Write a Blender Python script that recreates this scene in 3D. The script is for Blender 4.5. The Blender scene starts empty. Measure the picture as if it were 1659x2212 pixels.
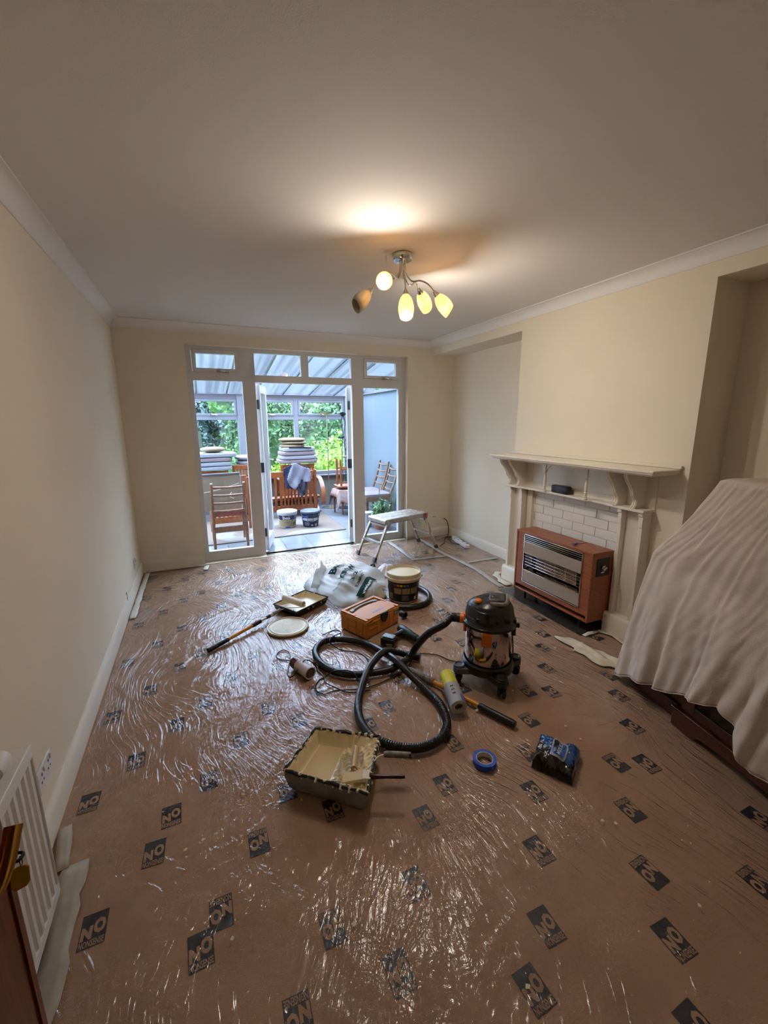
import bpy, math, random
import numpy as np
from mathutils import Vector, Matrix, Euler
random.seed(7); rng = np.random.default_rng(7)
SC = bpy.context.scene; COL = SC.collection
pi = math.pi

# ---------------------------------------------------------------- camera
W, W2, D, H = 3.361, 3.674, 4.805, 2.45      # chimney face, alcove back, patio wall, ceiling
CAM = Vector((0.628, 0.0, 1.5161)); YAW, PITCH, ROLL = 0.4105, -0.2108, -0.0051
fw = Vector((math.sin(YAW)*math.cos(PITCH), math.cos(YAW)*math.cos(PITCH), math.sin(PITCH)))
rt = Vector((math.cos(YAW), -math.sin(YAW), 0)); up = rt.cross(fw)
r2 = rt*math.cos(ROLL)+up*math.sin(ROLL); u2 = -rt*math.sin(ROLL)+up*math.cos(ROLL)
cd = bpy.data.cameras.new('camera'); cam = bpy.data.objects.new('camera', cd); COL.objects.link(cam)
cam.matrix_world = Matrix(((r2.x, u2.x, -fw.x, CAM.x), (r2.y, u2.y, -fw.y, CAM.y), (r2.z, u2.z, -fw.z, CAM.z), (0, 0, 0, 1)))
cd.sensor_fit = 'HORIZONTAL'; cd.sensor_width = 36; cd.lens = 919.5/1659*36; cd.clip_start = .02
SC.camera = cam

# ---------------------------------------------------------------- light, exposure
SC.view_settings.view_transform = 'Standard'; SC.view_settings.look = 'None'
SC.view_settings.gamma = 1; SC.view_settings.use_curve_mapping = False
SC.view_settings.exposure = 0.53
SKY = 8.0
LAMP = 17.5
wd = bpy.data.worlds.new('overcast_sky'); SC.world = wd; wd.use_nodes = True
bg = wd.node_tree.nodes['Background']; bg.inputs[0].default_value = (.62, .80, 1.04, 1)
# overcast sky: three times as bright overhead as at the horizon (standard overcast law)
_n = wd.node_tree.nodes; _l = wd.node_tree.links
_tc_ = _n.new('ShaderNodeTexCoord'); _sp = _n.new('ShaderNodeSeparateXYZ'); _l.new(_tc_.outputs['Generated'], _sp.inputs[0])
_mr = _n.new('ShaderNodeMapRange'); _mr.inputs[1].default_value = 0; _mr.inputs[2].default_value = 1; _mr.inputs[3].default_value = SKY; _mr.inputs[4].default_value = SKY*3
_l.new(_sp.outputs['Z'], _mr.inputs[0]); _l.new(_mr.outputs[0], bg.inputs[1])
def portal(loc, rot, sx, sy):
    l = bpy.data.lights.new('portal', 'AREA'); l.shape = 'RECTANGLE'; l.size = sx; l.size_y = sy
    l.cycles.is_portal = True
    o = bpy.data.objects.new('portal', l); COL.objects.link(o); o.location = loc; o.rotation_euler = rot
c = SC.cycles
c.use_adaptive_sampling = True; c.adaptive_threshold = .07; c.adaptive_min_samples = 16
c.max_bounces = 7; c.diffuse_bounces = 4; c.glossy_bounces = 3; c.transmission_bounces = 6; c.transparent_max_bounces = 16
c.caustics_reflective = False; c.caustics_refractive = False; c.sample_clamp_indirect = 6; c.use_denoising = True
c.blur_glossy = .5

# ---------------------------------------------------------------- materials
def lin(h):
    h = h.lstrip('#'); v = [int(h[i:i+2], 16)/255 for i in (0, 2, 4)]
    return tuple((x/12.92 if x <= .04045 else ((x+.055)/1.055)**2.4) for x in v)+(1,)
MATS = {}
def mat(name, col, rough=.5, metal=0, var=0, vscale=8, bump=0, bscale=60, spec=.5, coat=0, col2=None, stretch=(1, 1, 1), emit=None, estr=0, sss=0, trans=0, alpha=1, detail=4, space='Object'):
    m = bpy.data.materials.new(name); m.use_nodes = True; nt = m.node_tree; N = nt.nodes; L = nt.links
    b = N['Principled BSDF']; cl = lin(col) if isinstance(col, str) else col
    b.inputs['Base Color'].default_value = cl; b.inputs['Roughness'].default_value = rough
    b.inputs['Metallic'].default_value = metal; b.inputs['Specular IOR Level'].default_value = spec
    b.inputs['Coat Weight'].default_value = coat; b.inputs['Coat Roughness'].default_value = .1
    b.inputs['Transmission Weight'].default_value = trans; b.inputs['Alpha'].default_value = alpha
    if emit: b.inputs['Emission Color'].default_value = lin(emit); b.inputs['Emission Strength'].default_value = estr
    if sss: b.inputs['Subsurface Weight'].default_value = sss; b.inputs['Subsurface Scale'].default_value = .02
    if var or bump or col2:
        if space == 'World':
            g = N.new('ShaderNodeNewGeometry'); src = g.outputs['Position']
        else:
            tc = N.new('ShaderNodeTexCoord'); src = tc.outputs['Object']
        mp = N.new('ShaderNodeMapping'); mp.inputs['Scale'].default_value = stretch; L.new(src, mp.inputs[0])
    if var or col2:
        n = N.new('ShaderNodeTexNoise'); n.inputs['Scale'].default_value = vscale; n.inputs['Detail'].default_value = detail; L.new(mp.outputs[0], n.inputs['Vector'])
        r = N.new('ShaderNodeValToRGB'); r.color_ramp.elements[0].position = .32; r.color_ramp.elements[1].position = .68
        if col2: a_, b_ = cl, lin(col2)
        else: a_ = tuple(x*(1-var) for x in cl[:3])+(1,); b_ = tuple(min(1, x*(1+var)) for x in cl[:3])+(1,)
        r.color_ramp.elements[0].color = a_; r.color_ramp.elements[1].color = b_
        L.new(n.outputs[0], r.inputs[0]); L.new(r.outputs[0], b.inputs['Base Color'])
    if bump:
        n2 = N.new('ShaderNodeTexNoise'); n2.inputs['Scale'].default_value = bscale; n2.inputs['Detail'].default_value = 3; L.new(mp.outputs[0], n2.inputs['Vector'])
        bp = N.new('ShaderNodeBump'); bp.inputs['Strength'].default_value = min(1, bump); bp.inputs['Distance'].default_value = .004; L.new(n2.outputs[0], bp.inputs['Height'])
        L.new(bp.outputs[0], b.inputs['Normal'])
    MATS[name] = m; return m
def thin_fresnel(nt, ior):   # same reflectance from either side of a thin sheet
    N = nt.nodes; L = nt.links; g = N.new('ShaderNodeNewGeometry'); mr = N.new('ShaderNodeMapRange')
    mr.inputs[3].default_value = ior; mr.inputs[4].default_value = 1/ior; L.new(g.outputs['Backfacing'], mr.inputs[0])
    f = N.new('ShaderNodeFresnel'); L.new(mr.outputs[0], f.inputs[0]); return f
def glassmat(name, tint=(1, 1, 1, 1), rough=0.0, ior=1.5, k=1.0):
    m = bpy.data.materials.new(name); m.use_nodes = True; nt = m.node_tree; N = nt.nodes; L = nt.links
    N.remove(N['Principled BSDF']); out = N['Material Output']
    t = N.new('ShaderNodeBsdfTransparent'); t.inputs[0].default_value = tint
    g = N.new('ShaderNodeBsdfGlossy'); g.inputs['Roughness'].default_value = rough
    f = thin_fresnel(nt, ior)
    mu = N.new('ShaderNodeMath'); mu.operation = 'MULTIPLY'; mu.inputs[1].default_value = k; mu.use_clamp = True; L.new(f.outputs[0], mu.inputs[0])
    mx = N.new('ShaderNodeMixShader'); L.new(mu.outputs[0], mx.inputs[0]); L.new(t.outputs[0], mx.inputs[1]); L.new(g.outputs[0], mx.inputs[2]); L.new(mx.outputs[0], out.inputs[0])
    MATS[name] = m; return m

M = MATS
mat('wall_cream', '#e9ddc8', .85, bump=.12, bscale=250, var=.02, vscale=2)
mat('wall_pale', '#e2dcd2', .85, bump=.1, bscale=250)
mat('ceiling_white', '#ddd8d1', .9, bump=.08, bscale=200)
mat('coving_white', '#e8e4df', .7)
mat('gloss_white', '#dedbd6', .35)
mat('skirting_cream', '#e6dccb', .4)
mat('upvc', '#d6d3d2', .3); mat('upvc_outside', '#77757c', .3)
mat('carpet', '#a98367', .95, col2='#b79175', vscale=5, bump=.5, bscale=420, spec=.1, space='World')
mat('print_navy', '#0c0d22', .5)
mat('wood_dark', '#4a1e10', .3, var=.3, vscale=9, stretch=(1, 8, 8), coat=.3)
mat('wood_door', '#552a1c', .35, col2='#7a3f2a', vscale=14, stretch=(8, 8, 1))
mat('teak', '#a25c36', .42, col2='#8a4824', vscale=8, stretch=(6, 1, 12), coat=.2)
mat('settee_wood', '#8a4a22', .35, col2='#713814', vscale=9, stretch=(3, 3, 1), coat=.2)
mat('pale_wood', '#70503a', .45, col2='#5c3d29', vscale=9, stretch=(4, 4, 1))
mat('chair_wood', '#8c5e42', .4, col2='#704630', vscale=9, stretch=(4, 4, 1))
mat('chrome', '#d8d8d8', .12, 1); mat('nickel', '#b9b4aa', .2, 1); mat('brass', '#b98a44', .2, 1)
mat('alu', '#a9a39b', .38, .9, var=.2, vscale=20); mat('alu_dirty', '#8b7765', .5, .55, col2='#c9c0b4', vscale=25)
mat('steel', '#c4bcb6', .07, 1)
mat('black', '#141312', .4); mat('black_plastic', '#17171a', .32, coat=.15); mat('black_rubber', '#111114', .38, bump=.3, bscale=40)
mat('dark_grey', '#3a3a3c', .45); mat('grey', '#807c7a', .45); mat('grey_blue', '#555c66', .3)
mat('orange_plastic', '#e07416', .35); mat('case_orange', '#d08434', .45); mat('case_dark', '#9c6420', .5)
mat('yellow_pole', '#d9921e', .35); mat('yellow_film', '#d8cf2a', .4); mat('tag_yellow', '#b98a10', .35)
mat('paint_cream', '#e6d3a9', .3, coat=.3); mat('paint_dry', '#ddd0b4', .6, var=.08, vscale=30, bump=.5, bscale=50)
mat('paint_wet', '#d8c091', .12, coat=.6)
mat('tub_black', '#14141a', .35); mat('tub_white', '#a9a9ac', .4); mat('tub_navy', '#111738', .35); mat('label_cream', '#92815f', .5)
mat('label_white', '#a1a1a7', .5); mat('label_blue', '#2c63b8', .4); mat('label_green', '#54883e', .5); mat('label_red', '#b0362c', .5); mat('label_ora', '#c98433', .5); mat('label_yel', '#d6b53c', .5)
mat('lid_cream', '#d6c6a4', .4, var=.1, vscale=14); mat('rubber_grey', '#5a544c', .6, col2='#8d8474', vscale=45)
mat('tape_blue', '#2050b4', .55); mat('card_white', '#cfc8bd', .7)
mat('masking_tape', '#d3cab8', .6, var=.06, vscale=20); mat('paper_strip', '#a89c8b', .8, var=.12, vscale=9, bump=.6, bscale=12)
mat('dust_sheet', '#cfc0b2', .95, var=.07, vscale=5, bump=.35, bscale=230, spec=.1); mat('rag_cream', '#cdbfa4', .9, var=.12, vscale=18, bump=.8, bscale=40)
mat('rag_white', '#d8d0c8', .9, bump=.8, bscale=50)
mat('slate', '#34302c', .3, var=.2, vscale=6)
mat('beige_metal', '#a39382', .4); mat('radiant', '#d6b58c', .7, col2='#b98a5c', vscale=14); mat('hole_dark', '#20140e', .8)
mat('mirror_metal', '#b8b2b8', .08, 1)
mat('navy_cloth', '#20203a', .9); mat('grey_cloth', '#706e79', .9, bump=.3, bscale=30); mat('dark_cloth', '#34323f', .9)
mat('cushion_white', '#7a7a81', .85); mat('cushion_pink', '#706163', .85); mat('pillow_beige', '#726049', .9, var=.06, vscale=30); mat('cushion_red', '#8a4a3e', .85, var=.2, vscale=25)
mat('blanket', '#876861', .9, col2='#947a71', vscale=14); mat('blanket_check', '#8d7f7d', .9)
mat('tile', '#73747a', .22, var=.05, vscale=3); mat('grout', '#505358', .8)
mat('rug', '#695a50', .95, bump=.3, bscale=200); mat('rug_pale', '#776e69', .95, bump=.3, bscale=200); mat('rug_edge', '#6a5c52', .9)
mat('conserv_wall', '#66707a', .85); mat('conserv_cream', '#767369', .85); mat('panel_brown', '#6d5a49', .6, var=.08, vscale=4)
mat('gold', '#a59b82', .3, .8); mat('iron', '#2c3440', .4, .5); mat('terracotta', '#8c4c3c', .7)
mat('leaf_house', '#2c5824', .5, col2='#4c7438', vscale=14); mat('leaf_grey', '#50684d', .6)
mat('leaf_dark', '#173a1c', .8, col2='#3c5c2c', vscale=2.5); mat('leaf_mid', '#1f4a16', .8, col2='#466b26', vscale=3)
mat('leaf_lime', '#41640f', .6, col2='#75901a', vscale=4); mat('leaf_blue', '#142b26', .6, col2='#374945', vscale=2); mat('blossom', '#666a66', .6)
mat('grass', '#374a1d', .9, col2='#415326', vscale=2); mat('bark', '#4a3d30', .9); mat('fence_wood', '#262d20', .9, var=.2, vscale=3)
mat('tool_dark', '#20261f', .45); mat('tool_green', '#1f3a30', .4); mat('maroon', '#3b0f1e', .3); mat('wipes_blue', '#0f4d92', .25, coat=.5, bump=.6, bscale=35, var=.25, vscale=12); mat('wipes_black', '#0b0d12', .2, coat=.5, bump=.6, bscale=35)
mat('can_brown', '#4a1712', .3); mat('can_label', '#c2b3ae', .45, var=.06, vscale=30); mat('can_end', '#6a5b54', .4)
mat('socket_white', '#d8d6d6', .3); mat('cable_white', '#cfc8bc', .4); mat('teal_ink', '#063c3b', .9, spec=.15); mat('green_ink', '#06291f', .9, spec=.15)
mat('text_white', '#e6e6ea', .5); mat('text_black', '#141416', .5); mat('text_blue', '#5b6cb0', .5); mat('flower_pink', '#a8646c', .6)
mat('bulb', '#fff0c8', .4, emit='#ffd890', estr=9)
mat('bulb_off', '#e8e0d0', .2)
mat('blade_navy', '#10131c', .3)
glassmat('glass', (.96, .98, .985, 1)); glassmat('cab_glass', (.6, .6, .6, 1))
# frosted lamp shades: thin opal glass, lit ones glow
def opal(name, col, e):
    m = bpy.data.materials.new(name); m.use_nodes = True; nt = m.node_tree; N = nt.nodes; L = nt.links
    b = N['Principled BSDF']; b.inputs['Base Color'].default_value = lin(col); b.inputs['Roughness'].default_value = .25
    b.inputs['Emission Color'].default_value = lin('#ffca78'); b.inputs['Emission Strength'].default_value = e
    t = N.new('ShaderNodeBsdfTransparent'); t.inputs[0].default_value = (1, .80, .52, 1)
    mx = N.new('ShaderNodeMixShader'); mx.inputs[0].default_value = .86
    L.new(t.outputs[0], mx.inputs[1]); L.new(b.outputs[0], mx.inputs[2]); L.new(mx.outputs[0], N['Material Output'].inputs[0])
    MATS[name] = m
opal('opal_lit', '#f2dca8', .95); opal('opal_off', '#c9c2ae', 0)
# clear wrinkled polythene over the carpet
def film_mat(name, haze, k, ior):
    m = bpy.data.materials.new(name); m.use_nodes = True; nt = m.node_tree; N = nt.nodes; L = nt.links
    N.remove(N['Principled BSDF']); out = N['Material Output']
    g = N.new('ShaderNodeNewGeometry')
    def noise(scale, stretch, rot, detail, dist=0, warp=0):
        mp = N.new('ShaderNodeMapping'); mp.inputs['Scale'].default_value = stretch; mp.inputs['Rotation'].default_value = (0, 0, rot)
        src = g.outputs['Position']
        if warp:
            w = N.new('ShaderNodeTexNoise'); w.inputs['Scale'].default_value = 1.1; w.inputs['Detail'].default_value = 1; L.new(src, w.inputs['Vector'])
            sc = N.new('ShaderNodeVectorMath'); sc.operation = 'SCALE'; sc.inputs['Scale'].default_value = warp; L.new(w.outputs['Color'], sc.inputs[0])
            ad = N.new('ShaderNodeVectorMath'); ad.operation = 'ADD'; L.new(src, ad.inputs[0]); L.new(sc.outputs[0], ad.inputs[1]); src = ad.outputs[0]
        L.new(src, mp.inputs[0])
        n = N.new('ShaderNodeTexNoise'); n.inputs['Scale'].default_value = scale; n.inputs['Detail'].default_value = detail; n.inputs['Distortion'].default_value = dist
        L.new(mp.outputs[0], n.inputs['Vector']); return n.outputs[0]
    def math_(op, x, y):
        q = N.new('ShaderNodeMath'); q.operation = op
        for k_, v_ in enumerate((x, y)):
            if isinstance(v_, (int, float)): q.inputs[k_].default_value = v_
            else: L.new(v_, q.inputs[k_])
        return q.outputs[0]
    def mask(scale, a_, b_, lo):
        mr = N.new('ShaderNodeMapRange'); mr.inputs[1].default_value = a_; mr.inputs[2].default_value = b_; mr.inputs[3].default_value = lo
        L.new(noise(scale, (1, 1, 1), 0, 1), mr.inputs[0]); return mr.outputs[0]
    s1 = noise(8, (13, 1.1, 1), .10, 2, .35, .55)     # fine parallel pulls
    s2 = noise(4.5, (9, .8, 1), -.28, 1, .3, .7)      # broader gathered folds
    s3 = noise(42, (1, 1, 1), 0, 3, 1.2)              # crumple
    def crease(n_, k_):   # thin raised line wherever the noise crosses its middle
        return math_('MAXIMUM', math_('SUBTRACT', 1.0, math_('MULTIPLY', math_('ABSOLUTE', math_('SUBTRACT', n_, .5), 0), k_)), 0)
    c1 = crease(noise(5.5, (6, .7, 1), .15, 1, .6, .9), 11)
    c2 = crease(noise(3.2, (4, .9, 1), -.5, 2, .8, 1.1), 20)
    c3 = crease(noise(14, (1.4, 1, 1), .9, 2, 1.2), 9)
    cr = math_('ADD', math_('MULTIPLY', c1, mask(1.3, .36, .56, .12)), math_('ADD', math_('MULTIPLY', c2, .7), math_('MULTIPLY', math_('MULTIPLY', c3, mask(1.9, .46, .6, 0)), .5)))
    sm_ = math_('ADD', math_('MULTIPLY', math_('MULTIPLY', s1, mask(1.3, .38, .60, .3)), .60), math_('ADD', math_('MULTIPLY', math_('MULTIPLY', s2, mask(.9, .42, .6, .15)), .9), math_('MULTIPLY', math_('MULTIPLY', s3, mask(1.7, .45, .62, .3)), .20)))
    h_ = math_('ADD', sm_, math_('MULTIPLY', cr, .45))
    bp = N.new('ShaderNodeBump'); bp.inputs['Strength'].default_value = .6; bp.inputs['Distance'].default_value = .0075; L.new(h_, bp.inputs['Height'])
    f = thin_fresnel(nt, ior); L.new(bp.outputs[0], f.inputs['Normal'])
    pw = N.new('ShaderNodeMath'); pw.operation = 'POWER'; pw.inputs[1].default_value = 1.4; L.new(f.outputs[0], pw.inputs[0])
    mu = N.new('ShaderNodeMath'); mu.operation = 'MULTIPLY'; mu.inputs[1].default_value = k; mu.use_clamp = True; L.new(pw.outputs[0], mu.inputs[0])
    t = N.new('ShaderNodeBsdfTransparent'); t.inputs[0].default_value = (.97, .97, .97, 1)
    df = N.new('ShaderNodeBsdfDiffuse'); df.inputs[0].default_value = (.8, .8, .82, 1)
    mh = N.new('ShaderNodeMixShader'); mh.inputs[0].default_value = haze; L.new(t.outputs[0], mh.inputs[1]); L.new(df.outputs[0], mh.inputs[2])
    gl = N.new('ShaderNodeBsdfGlossy'); gl.inputs['Roughness'].default_value = .15; L.new(bp.outputs[0], gl.inputs['Normal'])
    mx = N.new('ShaderNodeMixShader'); L.new(mu.outputs[0], mx.inputs[0]); L.new(mh.outputs[0], mx.inputs[1]); L.new(gl.outputs[0], mx.inputs[2]); L.new(mx.outputs[0], out.inputs[0])
    MATS[name] = m
film_mat('polythene', .02, 3.1, 1.5)
def bagmat():
    m = bpy.data.materials.new('bag_plastic'); m.use_nodes = True; nt = m.node_tree; N = nt.nodes; L = nt.links
    b = N['Principled BSDF']; b.inputs['Base Color'].default_value = lin('#a9a49b'); b.inputs['Roughness'].default_value = .42; b.inputs['Specular IOR Level'].default_value = .35
    t = N.new('ShaderNodeBsdfTransparent'); mx = N.new('ShaderNodeMixShader'); mx.inputs[0].default_value = .74
    L.new(t.outputs[0], mx.inputs[1]); L.new(b.outputs[0], mx.inputs[2]); L.new(mx.outputs[0], N['Material Output'].inputs[0]); MATS['bag_plastic'] = m
bagmat()
def polycarb():   # ribbed translucent roof sheet
    m = bpy.data.materials.new('polycarbonate'); m.use_nodes = True; nt = m.node_tree; N = nt.nodes; L = nt.links
    N.remove(N['Principled BSDF'])
    g = N.new('ShaderNodeNewGeometry'); mp = N.new('ShaderNodeMapping'); mp.inputs['Scale'].default_value = (1, 0.02, 0.02); L.new(g.outputs['Position'], mp.inputs[0])
    n = N.new('ShaderNodeTexNoise'); n.inputs['Scale'].default_value = 14; n.inputs['Detail'].default_value = 2; L.new(mp.outputs[0], n.inputs['Vector'])
    r = N.new('ShaderNodeValToRGB'); r.color_ramp.elements[0].position = .35; r.color_ramp.elements[0].color = (.56, .56, .58, 1); r.color_ramp.elements[1].position = .6; r.color_ramp.elements[1].color = (.95, .97, 1, 1)
    L.new(n.outputs[0], r.inputs[0])
    # twin-wall sheet: the ribs shut out light the flatter it crosses the sheet
    lw = N.new('ShaderNodeLayerWeight'); lw.inputs[0].default_value = .5
    mr = N.new('ShaderNodeMapRange'); mr.inputs[1].default_value = .38; mr.inputs[2].default_value = .74; mr.inputs[3].default_value = 1; mr.inputs[4].default_value = .055; L.new(lw.outputs['Facing'], mr.inputs[0])
    vm = N.new('ShaderNodeVectorMath'); vm.operation = 'SCALE'; L.new(r.outputs[0], vm.inputs[0]); L.new(mr.outputs[0], vm.inputs['Scale'])
    t = N.new('ShaderNodeBsdfTransparent'); L.new(vm.outputs[0], t.inputs[0])
    d = N.new('ShaderNodeBsdfTranslucent'); d.inputs[0].default_value = (.8, .85, .9, 1)
    mx = N.new('ShaderNodeMixShader'); mx.inputs[0].default_value = .05; L.new(t.outputs[0], mx.inputs[1]); L.new(d.outputs[0], mx.inputs[2]); L.new(mx.outputs[0], N['Material Output'].inputs[0])
    MATS['polycarbonate'] = m
polycarb()

# ---------------------------------------------------------------- mesh builder
class MB:
    def __init__(s): s.v = []; s.f = []; s.m = []; s.k = 0
    def add(s, vs, fs):
        o = len(s.v); s.v += [tuple(map(float, v)) for v in vs]; s.f += [tuple(i+o for i in f) for f in fs]; s.m += [s.k]*len(fs); return s
    def mi(s, k): s.k = k; return s
    def hexa(s, p):  # 8 pts bottom 4 ccw, top 4 ccw
        return s.add(p, [(3, 2, 1, 0), (4, 5, 6, 7), (0, 1, 5, 4), (1, 2, 6, 5), (2, 3, 7, 6), (3, 0, 4, 7)])
    def box(s, x0, x1, y0, y1, z0, z1):
        x0, x1 = sorted((x0, x1)); y0, y1 = sorted((y0, y1)); z0, z1 = sorted((z0, z1))
        return s.hexa([(x0, y0, z0), (x1, y0, z0), (x1, y1, z0), (x0, y1, z0), (x0, y0, z1), (x1, y0, z1), (x1, y1, z1), (x0, y1, z1)])
    def beam(s, a, b, w, h, upv=(0, 0, 1)):
        a = Vector(a); b = Vector(b); d = (b-a).normalized(); u = Vector(upv)
        if abs(d.dot(u)) > .98: u = Vector((1, 0, 0))
        sd = d.cross(u).normalized()*w/2; u = sd.cross(d).normalized()*h/2
        q = [-sd-u, sd-u, sd+u, -sd+u]
        return s.add([a+x for x in q]+[b+x for x in q], [(3, 2, 1, 0), (4, 5, 6, 7), (0, 1, 5, 4), (1, 2, 6, 5), (2, 3, 7, 6), (3, 0, 4, 7)])
    def tube(s, pts, r, n=8, sub=0, closed=False, cap=True):
        P = [Vector(p) for p in pts]
        R = list(r) if hasattr(r, '__len__') else [r]*len(P)
        if sub:
            Q = []; RR = []; m = len(P); rngi = range(m if closed else m-1)
            for i in rngi:
                g = lambda j: P[j % m] if closed else P[max(0, min(m-1, j))]
                p0, p1, p2, p3 = g(i-1), g(i), g(i+1), g(i+2)
                for t in range(sub):
                    t /= sub
                    Q.append(.5*((2*p1)+(p2-p0)*t+(2*p0-5*p1+4*p2-p3)*t*t+(3*p1-p0-3*p2+p3)*t**3)); RR.append(R[i]*(1-t)+R[(i+1) % m]*t)
            if not closed: Q.append(P[-1]); RR.append(R[-1])
            P, R = Q, RR
        m = len(P); vs = []; prev = None
        for i, p in enumerate(P):
            if closed: d = P[(i+1) % m]-P[i-1]
            else: d = P[min(i+1, m-1)]-P[max(i-1, 0)]
            d = d.normalized() if d.length > 1e-9 else Vector((0, 0, 1))
            if prev is None:
                a = d.cross(Vector((0, 0, 1)))
                if a.length < .05: a = d.cross(Vector((1, 0, 0)))
            else: a = prev-d*prev.dot(d)
            a.normalize(); prev = a; b = d.cross(a)
            for j in range(n):
                t = 2*pi*j/n; vs.append(p+(a*math.cos(t)+b*math.sin(t))*R[i])
        fs = []
        for i in range(m if closed else m-1):
            for j in range(n):
                k = (i+1) % m; fs.append((i*n+j, i*n+(j+1) % n, k*n+(j+1) % n, k*n+j))
        if cap and not closed: fs += [tuple(range(n-1, -1, -1)), tuple((m-1)*n+j for j in range(n))]
        return s.add(vs, fs)
    def cyl(s, a, b, r, n=20, r2=None): return s.tube([a, b], [r, r if r2 is None else r2], n)
    def lathe(s, prof, c=(0, 0, 0), n=28, ax=(0, 0, 1), sx=1, cap=True):
        ax = Vector(ax).normalized(); a = ax.cross(Vector((0, 1, 0)))
        if a.length < .1: a = ax.cross(Vector((1, 0, 0)))
        a.normalize(); b = ax.cross(a); c = Vector(c); vs = []; m = len(prof)
        for r, h in prof:
            for j in range(n):
                t = 2*pi*j/n; vs.append(c+ax*h+(a*math.cos(t)*sx+b*math.sin(t))*r)
        fs = [(i*n+j, i*n+(j+1) % n, (i+1)*n+(j+1) % n, (i+1)*n+j) for i in range(m-1) for j in range(n)]
        if cap: fs += [tuple(range(n-1, -1, -1)), tuple((m-1)*n+j for j in range(n))]
        return s.add(vs, fs)
    def prism(s, poly, o, u, v, w, t):  # 2D polygon in plane (o,u,v), extruded t along w
        o, u, v, w = map(Vector, (o, u, v, w)); n = len(poly)
        a = [o+u*p[0]+v*p[1] for p in poly]; b = [x+w*t for x in a]
        return s.add(a+b, [tuple(range(n-1, -1, -1)), tuple(range(n, 2*n))]+[(i, (i+1) % n, n+(i+1) % n, n+i) for i in range(n)])
    def grid(s, fn, nu, nv, closed=False):
        vs = [fn(i/(nu-1) if not closed else i/nu, j/(nv-1)) for i in range(nu) for j in range(nv)]
        fs = [(i*nv+j, ((i+1) % nu)*nv+j, ((i+1) % nu)*nv+j+1, i*nv+j+1) for i in range(nu if closed else nu-1) for j in range(nv-1)]
        return s.add(vs, fs)
    def rbox(s, c, size, rot=0, r=.2, n=5, e=4):  # superellipsoid-ish soft box
        cx, cy, cz = c; a, b, h = [x/2 for x in size]; N1, N2 = 28, 12; vs = []; sg = lambda x, p: math.copysign(abs(x)**p, x)
        p = 2/e
        for i in range(N2+1):
            ph = -pi/2+pi*i/N2
            for j in range(N1):
                t = 2*pi*j/N1; x = a*sg(math.cos(ph), p)*sg(math.cos(t), p); y = b*sg(math.cos(ph), p)*sg(math.sin(t), p); z = h*sg(math.sin(ph), p)
                vs.append((cx+x*math.cos(rot)-y*math.sin(rot), cy+x*math.sin(rot)+y*math.cos(rot), cz+z))
        return s.add(vs, [(i*N1+j, i*N1+(j+1) % N1, (i+1)*N1+(j+1) % N1, (i+1)*N1+j) for i in range(N2) for j in range(N1)])
    def xf(s, mt, start=0):
        for i in range(start, len(s.v)): s.v[i] = tuple(mt @ Vector(s.v[i]))
        return s
    def build(s, name, mt, parent=None, world=True, smooth=35, bevel=0, solid=0):
        me = bpy.data.meshes.new(name)
        vs = s.v
        if parent is not None and world:
            inv = WM(parent).inverted(); vs = [tuple(inv @ Vector(v)) for v in vs]
        me.from_pydata(vs, [], s.f); ms = mt if isinstance(mt, (list, tuple)) else [mt]
        for x in ms: me.materials.append(M[x])
        if len(ms) > 1: me.polygons.foreach_set('material_index', s.m)
        me.update()
        if smooth:
            me.shade_smooth()
            try: me.set_sharp_from_angle(angle=math.radians(smooth))
            except Exception: pass
        o = bpy.data.objects.new(name, me); COL.objects.link(o)
        if parent is not None: o.parent = parent
        if bevel:
            b = o.modifiers.new('Bevel', 'BEVEL'); b.width = bevel; b.segments = 2; b.limit_method = 'ANGLE'; b.angle_limit = math.radians(40)
        if solid:
            b = o.modifiers.new('Solidify', 'SOLIDIFY'); b.thickness = solid; b.offset = 0
        return o
def WM(o):
    m = Matrix.LocRotScale(o.location, o.rotation_euler, Vector((1, 1, 1)))
    return WM(o.parent) @ m if o.parent is not None else m
def thing(name, label, cat, loc=(0, 0, 0), rz=0, group=None):
    o = bpy.data.objects.new(name, None); COL.objects.link(o); o.location = loc; o.rotation_euler = (0, 0, rz); o.empty_display_size = .05
    return tag(o, label, cat, group)
def tag(o, label=None, cat=None, group=None, kind=None):
    if label: o['label'] = label
    if cat: o['category'] = cat
    if group: o['group'] = group
    if kind: o['kind'] = kind
    return o
def struct(name, mb, mt, **k):
    o = mb.build(name, mt, **k); o['kind'] = 'structure'; return o
def dup(root, loc=None, rz=None, label=None):
    r = root.copy(); COL.objects.link(r)
    if loc is not None: r.location = loc
    if rz is not None: r.rotation_euler = (0, 0, rz)
    if label: r['label'] = label
    for ch in [c_ for c_ in root.children]:
        c_ = ch.copy(); COL.objects.link(c_); c_.parent = r
        for g in ch.children: d_ = g.copy(); COL.objects.link(d_); d_.parent = c_
    return r
_tc = {}
def text2d(s, bold=0):   # outline of a line of text, 1 unit tall capitals, origin lower left: verts, faces, width
    if (s, bold) in _tc: return _tc[(s, bold)]
    cu = bpy.data.curves.new('t', 'FONT'); cu.body = s; cu.size = 1.4; cu.offset = bold; cu.resolution_u = 2
    ob = bpy.data.objects.new('t', cu); me = ob.to_mesh()
    vs = [(v.co.x, v.co.y) for v in me.vertices]; fs = [tuple(p.vertices) for p in me.polygons]
    ob.to_mesh_clear(); bpy.data.objects.remove(ob); bpy.data.curves.remove(cu)
    x0 = min(v[0] for v in vs); x1 = max(v[0] for v in vs); y0 = min(v[1] for v in vs)
    vs = [(x-x0, y-y0) for x, y in vs]; _tc[(s, bold)] = (vs, fs, x1-x0); return _tc[(s, bold)]
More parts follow.
